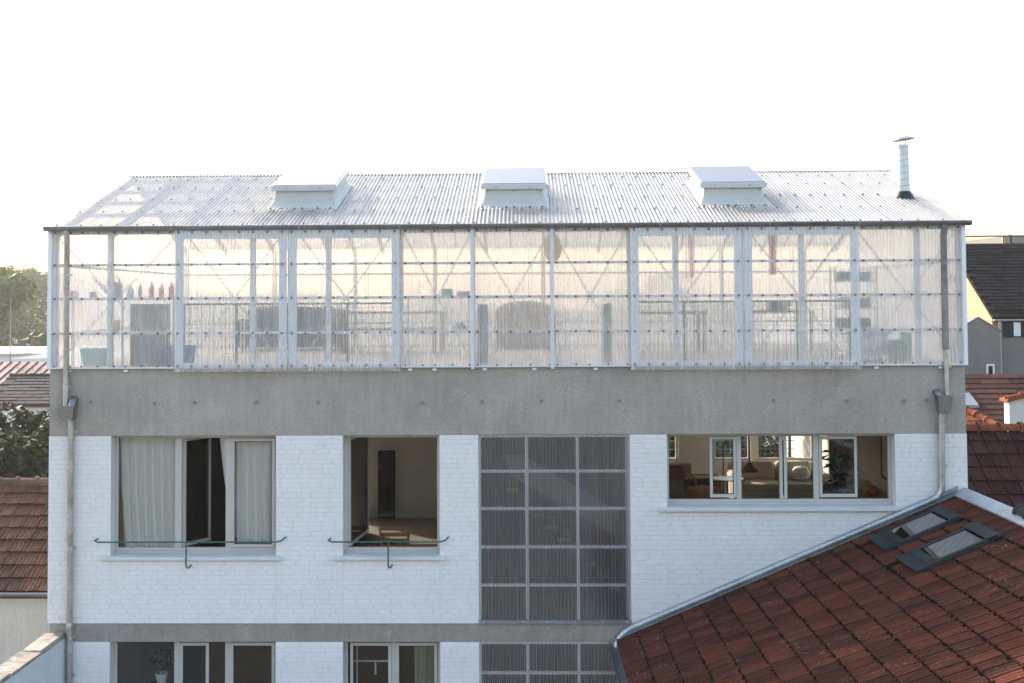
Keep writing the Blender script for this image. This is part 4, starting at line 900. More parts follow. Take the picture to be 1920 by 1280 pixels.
# hipped orange roof
t = thing('hipped_orange_house', (10.5, 14, 0), 'small house with hipped orange tile roof beside the block', 'house')
BX('wall', 'whiter', t, 7.2, 11.1, 12.3, 16, 0, 7.75)
E_ = [(7.0, 12.0, 7.72), (11.45, 12.0, 7.72), (11.45, 16.4, 7.72), (7.0, 16.4, 7.72)]; rg = [(7.0, 14.2, 8.55), (10.35, 14.2, 8.55)]
mb = MB().add(E_ + rg, [(0, 1, 5, 4), (1, 2, 5), (2, 3, 4, 5), (3, 0, 4), (0, 3, 2, 1)]); hr = build(mb, 'roof', 'tileO', t)
mb = MB(); v_ = Vector((0, 2.2, .83)); ln = v_.length; v_.normalize(); n_ = Vector((0, -v_.z, v_.y))
for i in range(7):
    f0 = i / 7; y0_ = 12.0 + 2.2 * f0; z0_ = 7.72 + .83 * f0; xr = 11.45 - 1.1 * f0; x = 7.0
    while x < xr - .1:
        xe = min(x + .24, xr); mb.hexa([(x, y0_, z0_), (xe, y0_, z0_), (xe, y0_ + .36, z0_ + .136), (x, y0_ + .36, z0_ + .136), (x, y0_ - .01, z0_ + .05), (xe - .04, y0_ - .01, z0_ + .035), (xe - .04, y0_ + .36, z0_ + .15), (x, y0_ + .36, z0_ + .165)]); x += .25
build(mb, 'course', 'tileO', hr, kind='stuff')
ridge_tiles(hr, (11.5, 11.98, 7.76), (10.35, 14.2, 8.58), .10, .34, 'tileO')
BX('dark_opening', 'gasket', t, 7.6, 10.9, 12.26, 12.298, 6.2, 7.6)
BX('grey_fascia', 'greyr', t, 10.6, 11.5, 11.88, 11.96, 7.45, 7.68)
# white gable house at the frame edge
t = thing('white_gable_house', (13.3, 10.1, 0), 'white rendered house with orange verge tiles at the right edge', 'house')
build(MB().prism([(11.05, 0), (16, 0), (16, 8.75), (13.3, 9.05), (11.05, 8.50)], 'y', 10.0, 10.3), 'wall', 'whiter', t)
mb = MB().hexa([(10.98, 9.9, 8.49), (13.4, 9.9, 9.08), (13.4, 10.4, 9.08), (10.98, 10.4, 8.49), (10.98, 9.9, 8.55), (13.4, 9.9, 9.14), (13.4, 10.4, 9.14), (10.98, 10.4, 8.55)]); vr = build(mb, 'roof', 'tileO', t)
ridge_tiles(vr, (11.0, 9.98, 8.54), (13.4, 9.98, 9.12), .09, .3, 'tileO')
# left background: dark tiled house, ribbed metal roof, white flat building
t, r = simple_house('grey_tiled_house', 'dark grey tiled house seen over the left tree', -20.6, -9, 31.2, 36.8, 6.95, 7.82, 'whiter', 'tileG', .2, steps=.33)
ridge_tiles(r, (-20.7, 34.0, 7.82), (-9, 34.0, 7.82), .10, .42, 'tileG')
t = thing('ribbed_metal_shed', (-25, 46, 0), 'shed with red brown ribbed metal roof behind the grey tiled house', 'shed')
BX('wall', 'whiter', t, -40, -10, 42.2, 51, 0, 6.4)
mb = MB().hexa([(-40, 42, 6.45), (-10, 42, 6.45), (-10, 46.5, 7.72), (-40, 46.5, 7.72), (-40, 42, 6.55), (-10, 42, 6.55), (-10, 46.5, 7.82), (-40, 46.5, 7.82)])
mb.hexa([(-40, 46.51, 7.72), (-10, 46.51, 7.72), (-10, 51, 6.45), (-40, 51, 6.45), (-40, 46.51, 7.82), (-10, 46.51, 7.82), (-10, 51, 6.55), (-40, 51, 6.55)]); mr = build(mb, 'roof', 'redmetal', t)
rib = mesh_of(MB().hexa([(-.06, 0, .0), (.06, 0, .0), (.06, 4.5, 1.27), (-.06, 4.5, 1.27), (-.03, 0, .06), (.03, 0, .06), (.03, 4.5, 1.33), (-.03, 4.5, 1.33)]), 'rib', MT['redmetal'])
for x in np.arange(-31, -17, .45): piece(rib, 'rib', mr, Matrix.Translation((x, 42, 6.55)))
t = thing('flat_roofed_building', (-40, 75, 0), 'long white flat roofed building below the wooded hill', 'building')
BX('wall', 'whiter', t, -70, -12, 70, 90, 0, 7.15); BX('parapet_cap', 'conc', t, -70.1, -11.9, 69.85, 70.3, 7.152, 7.35)
mb = MB().prism([(-33.5, 7.152), (-27.0, 8.0), (-26.8, 8.0), (-26.8, 7.152)], 'y', 66, 68.9); build(mb, 'canopy', 'alu', t)
t = thing('tv_antenna', (-25.0, 48.5, 7), 'thin rooftop television antenna in front of the trees', 'antenna')
mb = MB().tube([(-25.6, 46.4, 7.7), (-25.6, 46.4, 11.0)], .025, 6); build(mb, 'mast', 'grey', t)
mb = MB().bar((-25.9, 46.4, 8.35), (-24.5, 46.4, 8.28), .03)
for k in range(7): mb.bar((-25.7 + k * .18, 46.2, 8.34 - k * .01), (-25.7 + k * .18, 46.6, 8.34 - k * .01), .02)
build(mb, 'aerial', 'grey', t)
# houses seen dimly through the greenhouse
for i, (x0, x1, y0, y1, ze, zr, rm, lab) in enumerate([(-12.3, -4.5, 20, 28, 7.6, 10.25, 'tileB', 'brown roofed house blurred behind the left greenhouse panels'), (-3.5, 4.5, 24, 32, 7.8, 10.4, 'tileD', 'brown roofed house blurred behind the middle greenhouse panels'),
                                                      (5.5, 9.6, 30, 38, 8.0, 10.7, 'tileD', 'narrow house blurred behind the right greenhouse panels'), (-25.5, -8, 58, 66, 6.5, 8.9, 'tileG', 'far long roof beyond the left greenhouse panels')]):
    t, r = simple_house('rear_house', lab, x0, x1, y0, y1, ze, zr, 'whiter', rm)
    add_window(t, (x0 + x1) / 2 - .6, (x0 + x1) / 2 + .6, y0, ze - 1.7, ze - .5)
# ------------------------------------------------------------------ vegetation
def blobs(c, r, n, nl_, rs=(.35, .6), flat=.8):
    out = [(tuple(c), r * .8, nl_)]
    for k in range(n):
        d_ = rng.normal(size=3); d_ /= np.linalg.norm(d_); d_[2] *= flat
        out.append((tuple(np.array(c) + d_ * r * rng.uniform(.6, .95)), r * rng.uniform(*rs), nl_))
    return out
tree('broad_tree', (-11.2, 11.5, 0), 8, blobs((-11.6, 11.2, 6.45), 2.35, 30, 1500, (.35, .5)), 'leafd', .095, 'dark dense broadleaf tree between the two left roofs')
# hedge and green fence in the garden behind the block
hd = thing('garden_hedge', (5, 13.5, 0), 'tall garden hedge glimpsed through the living room back windows', 'hedge')
build_quads(leafcloud([(x, 13.6 + .3 * math.sin(x * 3), z) for x in np.arange(-.5, 6.6, .55) for z in (5.8, 6.6, 7.3, 8.0)], [.75] * 52, [620] * 52, .085), 'foliage', 'leafi', hd)
gf = thing('garden_fence', (5, 12.4, 0), 'green mesh fence glimpsed through the living room back windows', 'fence')
mb = MB()
for x in np.arange(-.5, 6.8, .12): mb.box(x - .006, x + .006, 12.39, 12.40, 5.6, 8.25)
for z in np.arange(5.6, 8.3, .2): mb.box(-.5, 6.8, 12.401, 12.411, z - .008, z + .008)
build(mb, 'mesh', 'dgreen', gf, kind='stuff')
for x in np.arange(-.5, 6.8, 1.8): BX('post', 'dgreen', gf, x - .03, x + .03, 12.42, 12.48, 0, 8.35)
tree('garden_tree', (-2.2, 19, 0), 11, blobs((-2.2, 19, 9.2), 2.0, 10, 500), 'leafw', .12, 'rounded green tree blurred behind the toy rack bay')
tree('garden_tree', (4.8, 26, 0), 11, blobs((4.8, 26, 9.4), 2.1, 10, 500), 'leafo', .12, 'rusty tree blurred behind the lantern bay')
# woods on the hill, one mass, with a few crowns that stand out
cs, rs_, ns_ = [], [], []
for k in range(520):
    y = rng.uniform(105, 250); x = rng.uniform(-190, 10) if k % 3 else rng.uniform(-110, -55)
    h = rng.uniform(3.5, 6.5); z = hill_z(x, y); r = rng.uniform(2.4, 4.4)
    if x > -30: h *= .55; r *= .75
    cs.append((x, y, z + h * .55)); rs_.append(r); ns_.append(150)
    for q in range(2): cs.append((x + rng.uniform(-2.4, 2.4), y + rng.uniform(-2, 2), z + h * .55 + rng.uniform(-1, 1.8))); rs_.append(r * .55); ns_.append(80)
build_quads(leafcloud(cs, rs_, ns_, .42, (1, 1, .85)), 'woods', 'leafw', label='wooded hillside fading behind the houses on the left', kind='stuff')
for (x, y, zc, r, mat, lab) in [(-58.5, 122, 11.2, 4.2, 'leafg', 'bright yellow green tree standing out on the hillside'), (-60, 112, 7.0, 3.6, 'leafo', 'rust tinged tree low on the hillside'), (-54.5, 108, 7.4, 3.4, 'leafo', 'rust brown tree close to the greenhouse edge'), (-64.5, 128, 11.5, 3.8, 'leafw', 'olive green tree at the left frame edge')]:
    tree('hillside_tree', (x, y, hill_z(x, y)), 8, blobs((x, y, zc), r, 12, 330), mat, .36, lab, .3)

# house across the yard, behind the viewpoint: seen only mirrored in the window panes
t, r = simple_house('opposite_house', 'cream house across the yard mirrored faintly in the window panes', -26, -6, -42, -34, 6.2, 8.6, 'greyr', 'tileB')
# ------------------------------------------------------------------ curtains
def curtain(x0, x1, z0, z1, y, lab, taper=None, n=90, amp=.032, pitch=.13):
    mb = MB(); rows = 14; vs_ = []
    for j in range(rows + 1):
        f = j / rows; z = z1 - (z1 - z0) * f
        a, b = x0, x1
        if taper: a = x0 + (taper[0] - x0) * f ** 1.2; b = x1 + (taper[1] - x1) * f ** 1.2
        for i in range(n + 1):
            g_ = i / n; x = a + (b - a) * g_; ph = 2 * math.pi * (x0 + (x1 - x0) * g_) / pitch
            vs_.append((x + .006 * math.sin(ph * .5 + f * 3), y + amp * math.sin(ph + .5 * math.sin(f * 4)) * (.6 + .4 * f), z))
    mb.add(vs_, [(j * (n + 1) + i, j * (n + 1) + i + 1, (j + 1) * (n + 1) + i + 1, (j + 1) * (n + 1) + i) for j in range(rows) for i in range(n)])
    return build(mb, 'curtain', 'curtain', smooth=80, label=lab, cat='curtain')
curtain(-5.80, -4.86, 7.10, 8.80, .36, 'white sheer curtain filling the left light of the wide window', taper=(-5.73, -4.86))
curtain(-4.32, -4.06, 7.25, 8.80, .50, 'white curtain drawn aside in the open middle light', taper=(-4.10, -4.04), n=24)
curtain(-4.02, -3.39, 7.10, 8.80, .36, 'white sheer curtain behind the right light of the wide window', n=44)
# ------------------------------------------------------------------ room behind the open window
m_ = thing('mirror', (-2.55, 7.9, 6.3), 'tall dark framed mirror leaning on the wall behind the open window', 'mirror')
def lean(z): return 7.93 - .05 * (7.7 - z)
mb = MB()
for (a, b, c, d) in ((-2.73, -2.71, 6.302, 7.70), (-2.39, -2.37, 6.302, 7.70), (-2.71, -2.39, 6.302, 6.33), (-2.71, -2.39, 7.67, 7.70)):
    mb.hexa([(a, lean(c) - .02, c), (b, lean(c) - .02, c), (b, lean(c) + .02, c), (a, lean(c) + .02, c), (a, lean(d) - .02, d), (b, lean(d) - .02, d), (b, lean(d) + .02, d), (a, lean(d) + .02, d)])
build(mb, 'frame', 'blackw', m_)
mb = MB().hexa([(-2.71, lean(6.33), 6.33), (-2.39, lean(6.33), 6.33), (-2.39, lean(6.33) + .01, 6.33), (-2.71, lean(6.33) + .01, 6.33), (-2.71, lean(7.67), 7.67), (-2.39, lean(7.67), 7.67), (-2.39, lean(7.67) + .01, 7.67), (-2.71, lean(7.67) + .01, 7.67)])
build(mb, 'mirror_glass', M('mirror_silver', (.10, .10, .10), .06, metal=1.0, var=0), m_)
p = thing('black_cabinet', (-3.05, 5.6, 6.3), 'black upright cabinet at the left of the room behind the open window', 'cabinet')
BX('case', 'blackw', p, -3.30, -2.86, 5.0, 6.3, 6.302, 7.28, bevel=.01); BX('key_shelf', 'blackw', p, -2.858, -2.72, 5.05, 6.25, 6.85, 6.98, bevel=.01)
mb = MB().box(-2.86, -2.75, 5.06, 5.12, 6.302, 6.849); mb.box(-2.86, -2.75, 6.18, 6.24, 6.302, 6.849); build(mb, 'leg', 'blackw', p)
build(MB().hexa([(-3.2, 5.2, 7.282), (-2.9, 5.2, 7.282), (-2.9, 5.75, 7.282), (-3.2, 5.75, 7.282), (-3.2, 5.2, 7.32), (-2.9, 5.2, 7.30), (-2.9, 5.75, 7.36), (-3.2, 5.75, 7.36)]), 'red_folder', M('coral_card', (.7, .14, .08), .6), label='coral red folder on the black cabinet', cat='folder')
MT['teak'] = M('teak_wood', (.34, .13, .04), .45, var=.2)
c_ = thing('wooden_chair', (-1.75, 1.4, 6.3), 'orange brown wooden chair just inside the open window', 'chair')
mb = MB().box(-2.0, -1.52, 1.2, 1.64, 6.76, 6.79); build(mb, 'seat', 'teak', c_, bevel=.005)
for (x, y) in ((-1.98, 1.22), (-1.54, 1.22), (-1.98, 1.62), (-1.54, 1.62)): build(MB().bar((x, y, 6.302), (x, y, 6.76), .035), 'leg', 'teak', c_)
for x in (-1.98, -1.54): build(MB().bar((x, 1.62, 6.76), (x - .05, 1.78, 7.2), .035), 'back_post', 'teak', c_)
for k in range(4): BX('slat', 'teak', c_, -2.0, -1.54, 1.64 + .03 * k, 1.66 + .03 * k, 6.86 + .09 * k, 6.92 + .09 * k)
b_ = MB().lathe([(.34, 0), (.40, .12), (.36, .30), (.2, .40), (0, .42)], (-2.35, 2.6, 6.302), 14, 1.0, .7); build(b_, 'bean_bag', 'dfab', smooth=60, label='black bean bag on the floor behind the green hand rail', cat='bean bag')
# ------------------------------------------------------------------ living room behind the long window (floor at 6.8)
def sofa(name, lab, x0, x1, y0, y1, zf, mat, seat=.42, back=.72, arm=.22, side=None):
    s = thing(name, ((x0 + x1) / 2, (y0 + y1) / 2, zf), lab, 'sofa')
    BX('base', mat, s, x0 + .02, x1 - .02, y0 + .02, y1 - .02, zf + .05, zf + .28, bevel=.02)
    n = 2
    for k in range(n):
        a = x0 + arm + (x1 - x0 - 2 * arm) * k / n; b = x0 + arm + (x1 - x0 - 2 * arm) * (k + 1) / n
        BX('seat_cushion', mat, s, a + .005, b - .005, y0, y1 - .22, zf + .285, zf + seat, bevel=.05)
        build(MB().hexa([(a + .01, y1 - .36, zf + seat), (b - .01, y1 - .36, zf + seat), (b - .01, y1 - .12, zf + seat), (a + .01, y1 - .12, zf + seat), (a + .03, y1 - .26, zf + back + .05), (b - .03, y1 - .26, zf + back + .05), (b - .03, y1 - .06, zf + back + .05), (a + .03, y1 - .06, zf + back + .05)]), 'back_cushion', mat, s, bevel=.06)
    BX('backrest', mat, s, x0 + .03, x1 - .03, y1 - .11, y1, zf + .29, zf + back, bevel=.04)
    for (a, b) in ((x0, x0 + arm), (x1 - arm, x1)): BX('armrest', mat, s, a, b, y0 + .01, y1 - .02, zf + .06, zf + .60, bevel=.07)
    for (a, b) in ((x0 + .1, y0 + .1), (x1 - .1, y0 + .1), (x0 + .1, y1 - .1), (x1 - .1, y1 - .1)): build(MB().bar((a, b, zf + .001), (a, b, zf + .06), .05), 'foot', 'darkwood', s)
    return s
sofa('sofa', 'rumpled cream sofa in sun behind the long window', 4.35, 6.25, 6.3, 7.25, 6.802, 'sofa')
build(MB().lathe([(.0, 0), (.16, .02), (.20, .12), (.13, .24), (0, .27)], (5.75, 6.75, 7.24), 12), 'throw_pillow', 'white', smooth=60, label='white round pillow on the sofa', cat='pillow')
a = thing('wicker_armchair', (2.75, 3.0, 6.8), 'brown woven armchair at the left end of the long window', 'armchair')
wick = M('woven_cane', (.25, .15, .08), .8, var=.5, vs_=45)
BX('seat', wick, a, 2.45, 3.05, 2.7, 3.3, 7.1, 7.2, bevel=.02)
build(MB().hexa([(2.45, 3.24, 7.2), (3.05, 3.24, 7.2), (3.05, 3.30, 7.2), (2.45, 3.30, 7.2), (2.42, 3.42, 7.86), (3.02, 3.42, 7.86), (3.02, 3.49, 7.86), (2.42, 3.49, 7.86)]), 'backrest', wick, a, bevel=.02)
for (x, y) in ((2.5, 2.75), (3.0, 2.75), (2.5, 3.25), (3.0, 3.25)): build(MB().bar((x, y, 6.802), (x, y, 7.1), .04), 'leg', 'darkwood', a)
BX('cushion', M('dark_red_cloth', (.22, .04, .03), .9), a, 2.48, 3.02, 3.05, 3.23, 7.74, 7.97, bevel=.06)
p = MB().lathe([(.30, 0), (.33, .05), (.33, .30), (.30, .36), (0, .37)], (3.45, 3.9, 6.802 + .33), 20); p.lathe([(.31, 0), (.31, .329)], (3.45, 3.9, 6.802), 20); build(p, 'pouf', 'orange', smooth=40, label='terracotta orange pouf below the left sliding light', cat='pouf')
s = thing('toy_shelf', (3.35, 5.0, 6.8), 'yellow and blue toy shelf against the back wall of the living room', 'shelf')
for z in (6.85, 7.15, 7.45): BX('board', 'yellow', s, 3.0, 3.95, 5.3, 5.6, z, z + .03)
for x in (2.97, 3.48, 3.952): BX('upright', 'blue' if x < 3 else 'yellow', s, x, x + .028, 5.3, 5.6, 6.802, 7.5)
BX('back_panel', 'darkwood', s, 3.0, 3.95, 5.602, 5.62, 6.81, 7.5)
BX('toy_house', M('peach_card', (.6, .32, .2), .7), None, 3.05, 3.42, 5.33, 5.55, 7.482, 7.72, label='small peach toy house on top of the toy shelf', cat='toy', bevel=.01)
for k, (x, mt, h) in enumerate(((3.58, 'red', .14), (3.70, 'greenp', .10), (3.80, 'blue', .18))): BX('toy_block', mt, None, x, x + .09, 5.38, 5.48, 7.182, 7.182 + h, label=['red', 'green', 'blue'][k] + ' toy block standing on the toy shelf', cat='toy', bevel=.006)
l = thing('floor_lamp', (4.3, 5.6, 6.8), 'arched floor lamp with cone shade beside the sofa', 'lamp')
build(MB().tube([(4.05, 5.6, 6.83), (4.06, 5.6, 8.0), (4.2, 5.6, 8.35), (4.5, 5.6, 8.42), (4.55, 5.6, 8.3), (4.55, 5.6, 7.72)], .012, 8), 'stem', 'blackw', l, smooth=50)
build(MB().lathe([(.15, 0), (.17, .012), (.17, .03)], (4.05, 5.6, 6.802), 18), 'base', 'blackw', l, smooth=30)
build(MB().lathe([(.20, 0), (.03, .17), (.0, .18)], (4.55, 5.6, 7.55), 18), 'shade', 'darkwood', l, smooth=30)
s = thing('side_table', (4.02, 4.9, 6.8), 'round glass side table in front of the sofa', 'table')
build(MB().lathe([(.30, 0), (.30, .02), (.0, .02)], (4.02, 4.9, 7.50), 24), 'top', 'galv', s, smooth=30); build(MB().tube([(4.02, 4.9, 6.81), (4.02, 4.9, 7.5)], .02, 8), 'stem', 'galv', s, smooth=50); build(MB().lathe([(.2, 0), (.2, .015)], (4.02, 4.9, 6.802), 18), 'foot', 'galv', s)
pl = thing('rubber_plant', (5.35, 2.2, 6.8), 'dark leafy rubber plant behind the right sliding light', 'plant')
build(MB().lathe([(.14, 0), (.19, .30), (.20, .32), (.17, .32), (.16, .28), (0, .28)], (5.35, 2.2, 6.802), 18), 'pot', 'white', pl, smooth=40)
mb = MB(); leaves = []
for k, (dx, dy, h) in enumerate(((0, 0, 1.72), (.12, .05, 1.35), (-.1, -.04, 1.2))): mb.tube([(5.35, 2.2, 7.08), (5.35 + dx * .5, 2.2 + dy, 7.1 + h * .5), (5.35 + dx, 2.2 + dy, 6.85 + h)], [.014, .011, .006], 6)
build(mb, 'stem', 'bark', pl)
def leafmesh(L, W): return MB().add([(0, 0, 0), (W * .5, L * .3, .02), (W * .45, L * .65, .02), (0, L, -.02), (-W * .45, L * .65, .02), (-W * .5, L * .3, .02), (0, L * .5, -.012)], [(0, 1, 6), (1, 2, 6), (2, 3, 6), (3, 4, 6), (4, 5, 6), (5, 0, 6)])
lm = mesh_of(leafmesh(.25, .13), 'leaf', MT['leafi'], 60)
for k in range(30):
    h = random.uniform(.75, 1.72); a = random.random() * 6.28
    piece(lm, 'leaf', pl, Matrix.Translation((5.35 + random.uniform(-.08, .1), 2.2 + random.uniform(-.05, .05), 6.88 + h)) @ Matrix.Rotation(a, 4, 'Z') @ Matrix.Rotation(random.uniform(-.5, .9), 4, 'X') @ Matrix.Rotation(random.uniform(-.4, .4), 4, 'Y'))
sb = thing('sideboard', (6.0, 3.6, 6.8), 'dark sideboard along the right wall of the living room', 'cabinet')
BX('carcass', 'darkwood', sb, 5.75, 6.38, 2.2, 5.2, 6.802, 7.50, bevel=.01); BX('top', 'wood', sb, 5.72, 6.385, 2.18, 5.22, 7.502, 7.54, bevel=.006)
for y in (2.25, 3.25, 4.25): BX('drawer_front', 'darkwood', sb, 5.73, 5.749, y, y + .9, 6.88, 7.45, bevel=.004)
for k, (y, z0, h, w_, mt, lab) in enumerate(((2.9, 7.545, .20, .09, 'yellow', 'yellow vase on the sideboard'), (2.55, 7.545, .16, .10, 'red', 'dark red pot on the sideboard'), (3.3, 7.545, .13, .09, 'white', 'white pot on the sideboard'))):
    build(MB().lathe([(w_ * .6, 0), (w_, h * .35), (w_ * .9, h * .7), (w_ * .45, h * .9), (w_ * .55, h), (w_ * .4, h), (0, h * .8)], (6.05, y, z0), 16), 'vase', mt, smooth=50, label=lab, cat='vase')
fp = thing('picture_frame', (6.36, 3.0, 7.8), 'thin framed picture hanging on the right living room wall', 'picture')
mb = MB()
for (a, b, c, d) in ((2.6, 2.63, 7.75, 8.55), (3.27, 3.3, 7.75, 8.55), (2.63, 3.27, 7.75, 7.78), (2.63, 3.27, 8.52, 8.55)): mb.box(6.385, 6.412, a, b, c, d)
build(mb, 'frame', 'darkwood', fp); BX('print', 'white', fp, 6.40, 6.41, 2.63, 3.27, 7.78, 8.52)
pc = thing('canvas', (5.6, 7.0, 7.5), 'turquoise abstract canvas at the back right of the living room', 'painting')
build(MB().hexa([(6.05, 5.6, 7.42), (6.38, 5.6, 7.42), (6.38, 6.2, 7.42), (6.05, 5.63, 7.42), (6.05, 5.6, 8.5), (6.38, 5.6, 8.5), (6.38, 6.2, 8.5), (6.05, 5.63, 8.5)]), 'painted_face', M('turquoise_paint', (.10, .42, .46), .6, var=.5, vs_=9), pc)
fw = thing('flower_bunch', (5.62, 2.0, 7.5), 'bunch of white flowers in front of the rubber plant', 'flowers')
build(MB().lathe([(.05, 0), (.07, .12), (.05, .22), (.04, .22), (0, .15)], (5.70, 2.35, 7.545), 12), 'vase', 'grey', fw, smooth=50)
build_quads(leafcloud([(5.70, 2.35, 7.90)], [.17], [140], .032, (1.2, 1, .7)), 'blossom', M('blossom', (.75, .72, .62), .8).name and 'white', fw)
# ------------------------------------------------------------------ greenhouse contents (floor 9.84)
ZF = ZCT + .021
sh = thing('corner_shelf', (-5.9, .4, ZF), 'white two tier shelf across the left end bay of the greenhouse', 'shelf')
for z in (10.33, 10.842): BX('board', 'white', sh, -6.60, -4.98, .17, .62, z - .012, z + .012)
for x in (-6.56, -5.80, -5.02): build(MB().bar((x, .46, ZF), (x, .46, 10.83), .03), 'upright', 'white', sh)
def bottle(x, y, z, r, h, mat, lab):
    y -= .20
    build(MB().lathe([(r, 0), (r, h * .62), (r * .4, h * .8), (r * .4, h), (0, h)], (x, y, z), 12), 'bottle', mat, smooth=50, label=lab, cat='bottle')
Z1 = 10.855
MT['crimson'] = M('crimson_plastic', (.60, .03, .12), .5); MT['pink'] = M('pink_plastic', (.70, .12, .28), .5); MT['lblue'] = M('pale_blue_plastic', (.35, .45, .62), .5); MT['peachp'] = M('peach_plastic', (.72, .36, .2), .5); MT['purple'] = M('purple_card', (.42, .22, .40), .6)
bottle(-5.30, .45, Z1, .04, .24, 'crimson', 'crimson bottle in the row on the left shelf'); bottle(-5.15, .45, Z1, .042, .22, 'peachp', 'peach bottle between the two pink ones'); bottle(-5.00, .45, Z1, .04, .25, 'pink', 'pink bottle at the right end of the left shelf')
bottle(-5.62, .45, Z1, .05, .19, 'lblue', 'pale blue bottle right of the white post'); bottle(-5.48, .48, Z1, .03, .22, 'grey', 'slim grey bottle between blue and crimson ones')
BX('jar', 'dgreen', None, -6.30, -6.20, .40, .50, Z1, Z1 + .10, label='dark jar on the left shelf near the downpipe', cat='jar', bevel=.012)
BX('card_box', 'purple', None, -6.60, -6.48, .36, .48, Z1, Z1 + .11, label='small purple box at the left corner of the shelf', cat='box', bevel=.004)
wc = thing('watering_can', (-5.95, .46, Z1), 'grey watering can on the left shelf', 'watering can')
build(MB().lathe([(.11, 0), (.11, .2), (.09, .24), (.08, .24), (.09, .18), (0, .17)], (-5.92, .46, Z1), 18), 'body', 'grey', wc, smooth=40)
build(MB().tube([(-6.02, .46, Z1 + .06), (-6.16, .46, Z1 + .2), (-6.27, .46, Z1 + .33)], [.02, .015, .012], 8), 'spout', 'grey', wc, smooth=50)
build(MB().tube([(-6.0, .46, Z1 + .22), (-5.97, .46, Z1 + .33), (-5.88, .46, Z1 + .33), (-5.84, .46, Z1 + .22)], .009, 8), 'handle', 'grey', wc, smooth=50)
cb = thing('green_cabinet', (-5.75, .95, ZF), 'dark green metal cabinet in the left end bay', 'cabinet')
BX('case', 'dgreen', cb, -5.78, -5.27, .75, 1.2, ZF, 10.76, bevel=.008); 
for z in (ZF + .04, 10.35): BX('door', 'dgreen', cb, -5.76, -5.29, .735, .749, z, z + .38, bevel=.004)
BX('shelf_strip', 'yellow', cb, -5.78, -5.27, .728, .748, 10.265, 10.285)
build(MB().hexa([(-6.5, .7, ZF), (-6.12, .7, ZF), (-6.12, 1.0, ZF), (-6.5, 1.0, ZF), (-6.53, .68, ZF + .26), (-6.09, .68, ZF + .26), (-6.09, 1.02, ZF + .26), (-6.53, 1.02, ZF + .26)]), 'crate', 'teal', bevel=.01, label='teal plastic crate on the greenhouse floor at the left', cat='crate')
build(MB().hexa([(-5.15, .7, ZF), (-4.86, .7, ZF), (-4.86, 1.1, ZF), (-5.15, 1.1, ZF), (-5.18, .68, ZF + .30), (-4.83, .68, ZF + .30), (-4.83, 1.12, ZF + .30), (-5.18, 1.12, ZF + .30)]), 'crate', 'blue', bevel=.01, label='dark blue crate beside the first sliding panel', cat='crate')
BX('plant_bag', M('orange_bag', (.6, .28, .12), .7), None, -5.98, -5.86, .40, .54, 10.345, 10.52, label='orange and white bag on the lower left shelf', cat='bag', bevel=.02)
sofa('outdoor_sofa', 'dark charcoal sofa behind the first sliding panel', -5.4, -3.3, 6.6, 7.6, ZF, 'dfab', seat=.42, back=.78)
build(MB().hexa([(-5.1, 7.40, ZF + .80), (-4.3, 7.40, ZF + .80), (-4.3, 7.63, ZF + .80), (-5.1, 7.63, ZF + .80), (-5.08, 7.42, ZF + .86), (-4.32, 7.42, ZF + .86), (-4.32, 7.61, ZF + .86), (-5.08, 7.61, ZF + .86)]), 'blanket', 'orange', bevel=.02, label='orange blanket over the back of the dark sofa', cat='blanket')
def table(name, lab, x0, x1, y0, y1, zf, h, mat):
    t = thing(name, ((x0 + x1) / 2, (y0 + y1) / 2, zf), lab, 'table'); BX('top', mat, t, x0, x1, y0, y1, zf + h - .04, zf + h, bevel=.006)
    for (x, y) in ((x0 + .06, y0 + .06), (x1 - .06, y0 + .06), (x0 + .06, y1 - .06), (x1 - .06, y1 - .06)): build(MB().bar((x, y, zf), (x, y, zf + h - .041), .06), 'leg', mat, t)
    return t
table('long_table', 'long wooden table behind the second sliding panel', -3.3, -1.2, 5.6, 6.5, ZF, .74, 'wood')
table('bench', 'low wooden bench in front of the long table', -3.1, -1.3, 4.9, 5.25, ZF, .44, 'wood')
# toys on two short shelves in the toy bay
ts = thing('toy_rack', (-.95, .4, ZF), 'white open rack of toys left of the middle post', 'shelf')
for z in (10.335, 10.845): BX('board', 'white', ts, -1.45, -.52, .28, .50, z - .012, z + .012)
for x in (-1.44, -.53): build(MB().bar((x, .4, ZF), (x, .4, 10.83), .025), 'upright', 'white', ts)
BX('puzzle_box', 'greenp', None, -.93, -.77, .34, .44, 10.858, 10.965, label='green patterned box on the upper toy rack board', cat='box', bevel=.003)
BX('wooden_box', M('brown_card', (.42, .24, .15), .7), None, -.70, -.51, .34, .44, 10.858, 10.925, label='low brown box beside the green one', cat='box', bevel=.003)
tc = thing('toy_car', (-.66, .38, 10.35), 'dark blue toy estate car on the lower toy rack board', 'toy')
mb = MB().prism([(-.77, 10.365), (-.55, 10.365), (-.55, 10.41), (-.60, 10.415), (-.62, 10.455), (-.71, 10.455), (-.73, 10.415), (-.77, 10.405)], 'y', .34, .42); build(mb, 'body', M('navy_paint', (.02, .035, .10), .3), tc, bevel=.004)
for x in (-.735, -.585):
    for y in (.335, .405): build(MB().lathe([(.022, 0), (.022, .02)], (0, 0, 0), 12), 'wheel', 'black', tc).matrix_local = Matrix.Translation(Vector((x, y + .02, 10.369)) - ORG[tc.name]) @ Matrix.Rotation(math.pi / 2, 4, 'X') @ Matrix.Translation(ORG[tc.name])
r = thing('red_toy', (-1.1, .38, 10.35), 'small red toy racer on the lower toy rack board', 'toy')
build(MB().prism([(-1.16, 10.352), (-1.02, 10.352), (-1.02, 10.375), (-1.07, 10.40), (-1.12, 10.40), (-1.16, 10.37)], 'y', .35, .41), 'body', 'red', r, bevel=.004)
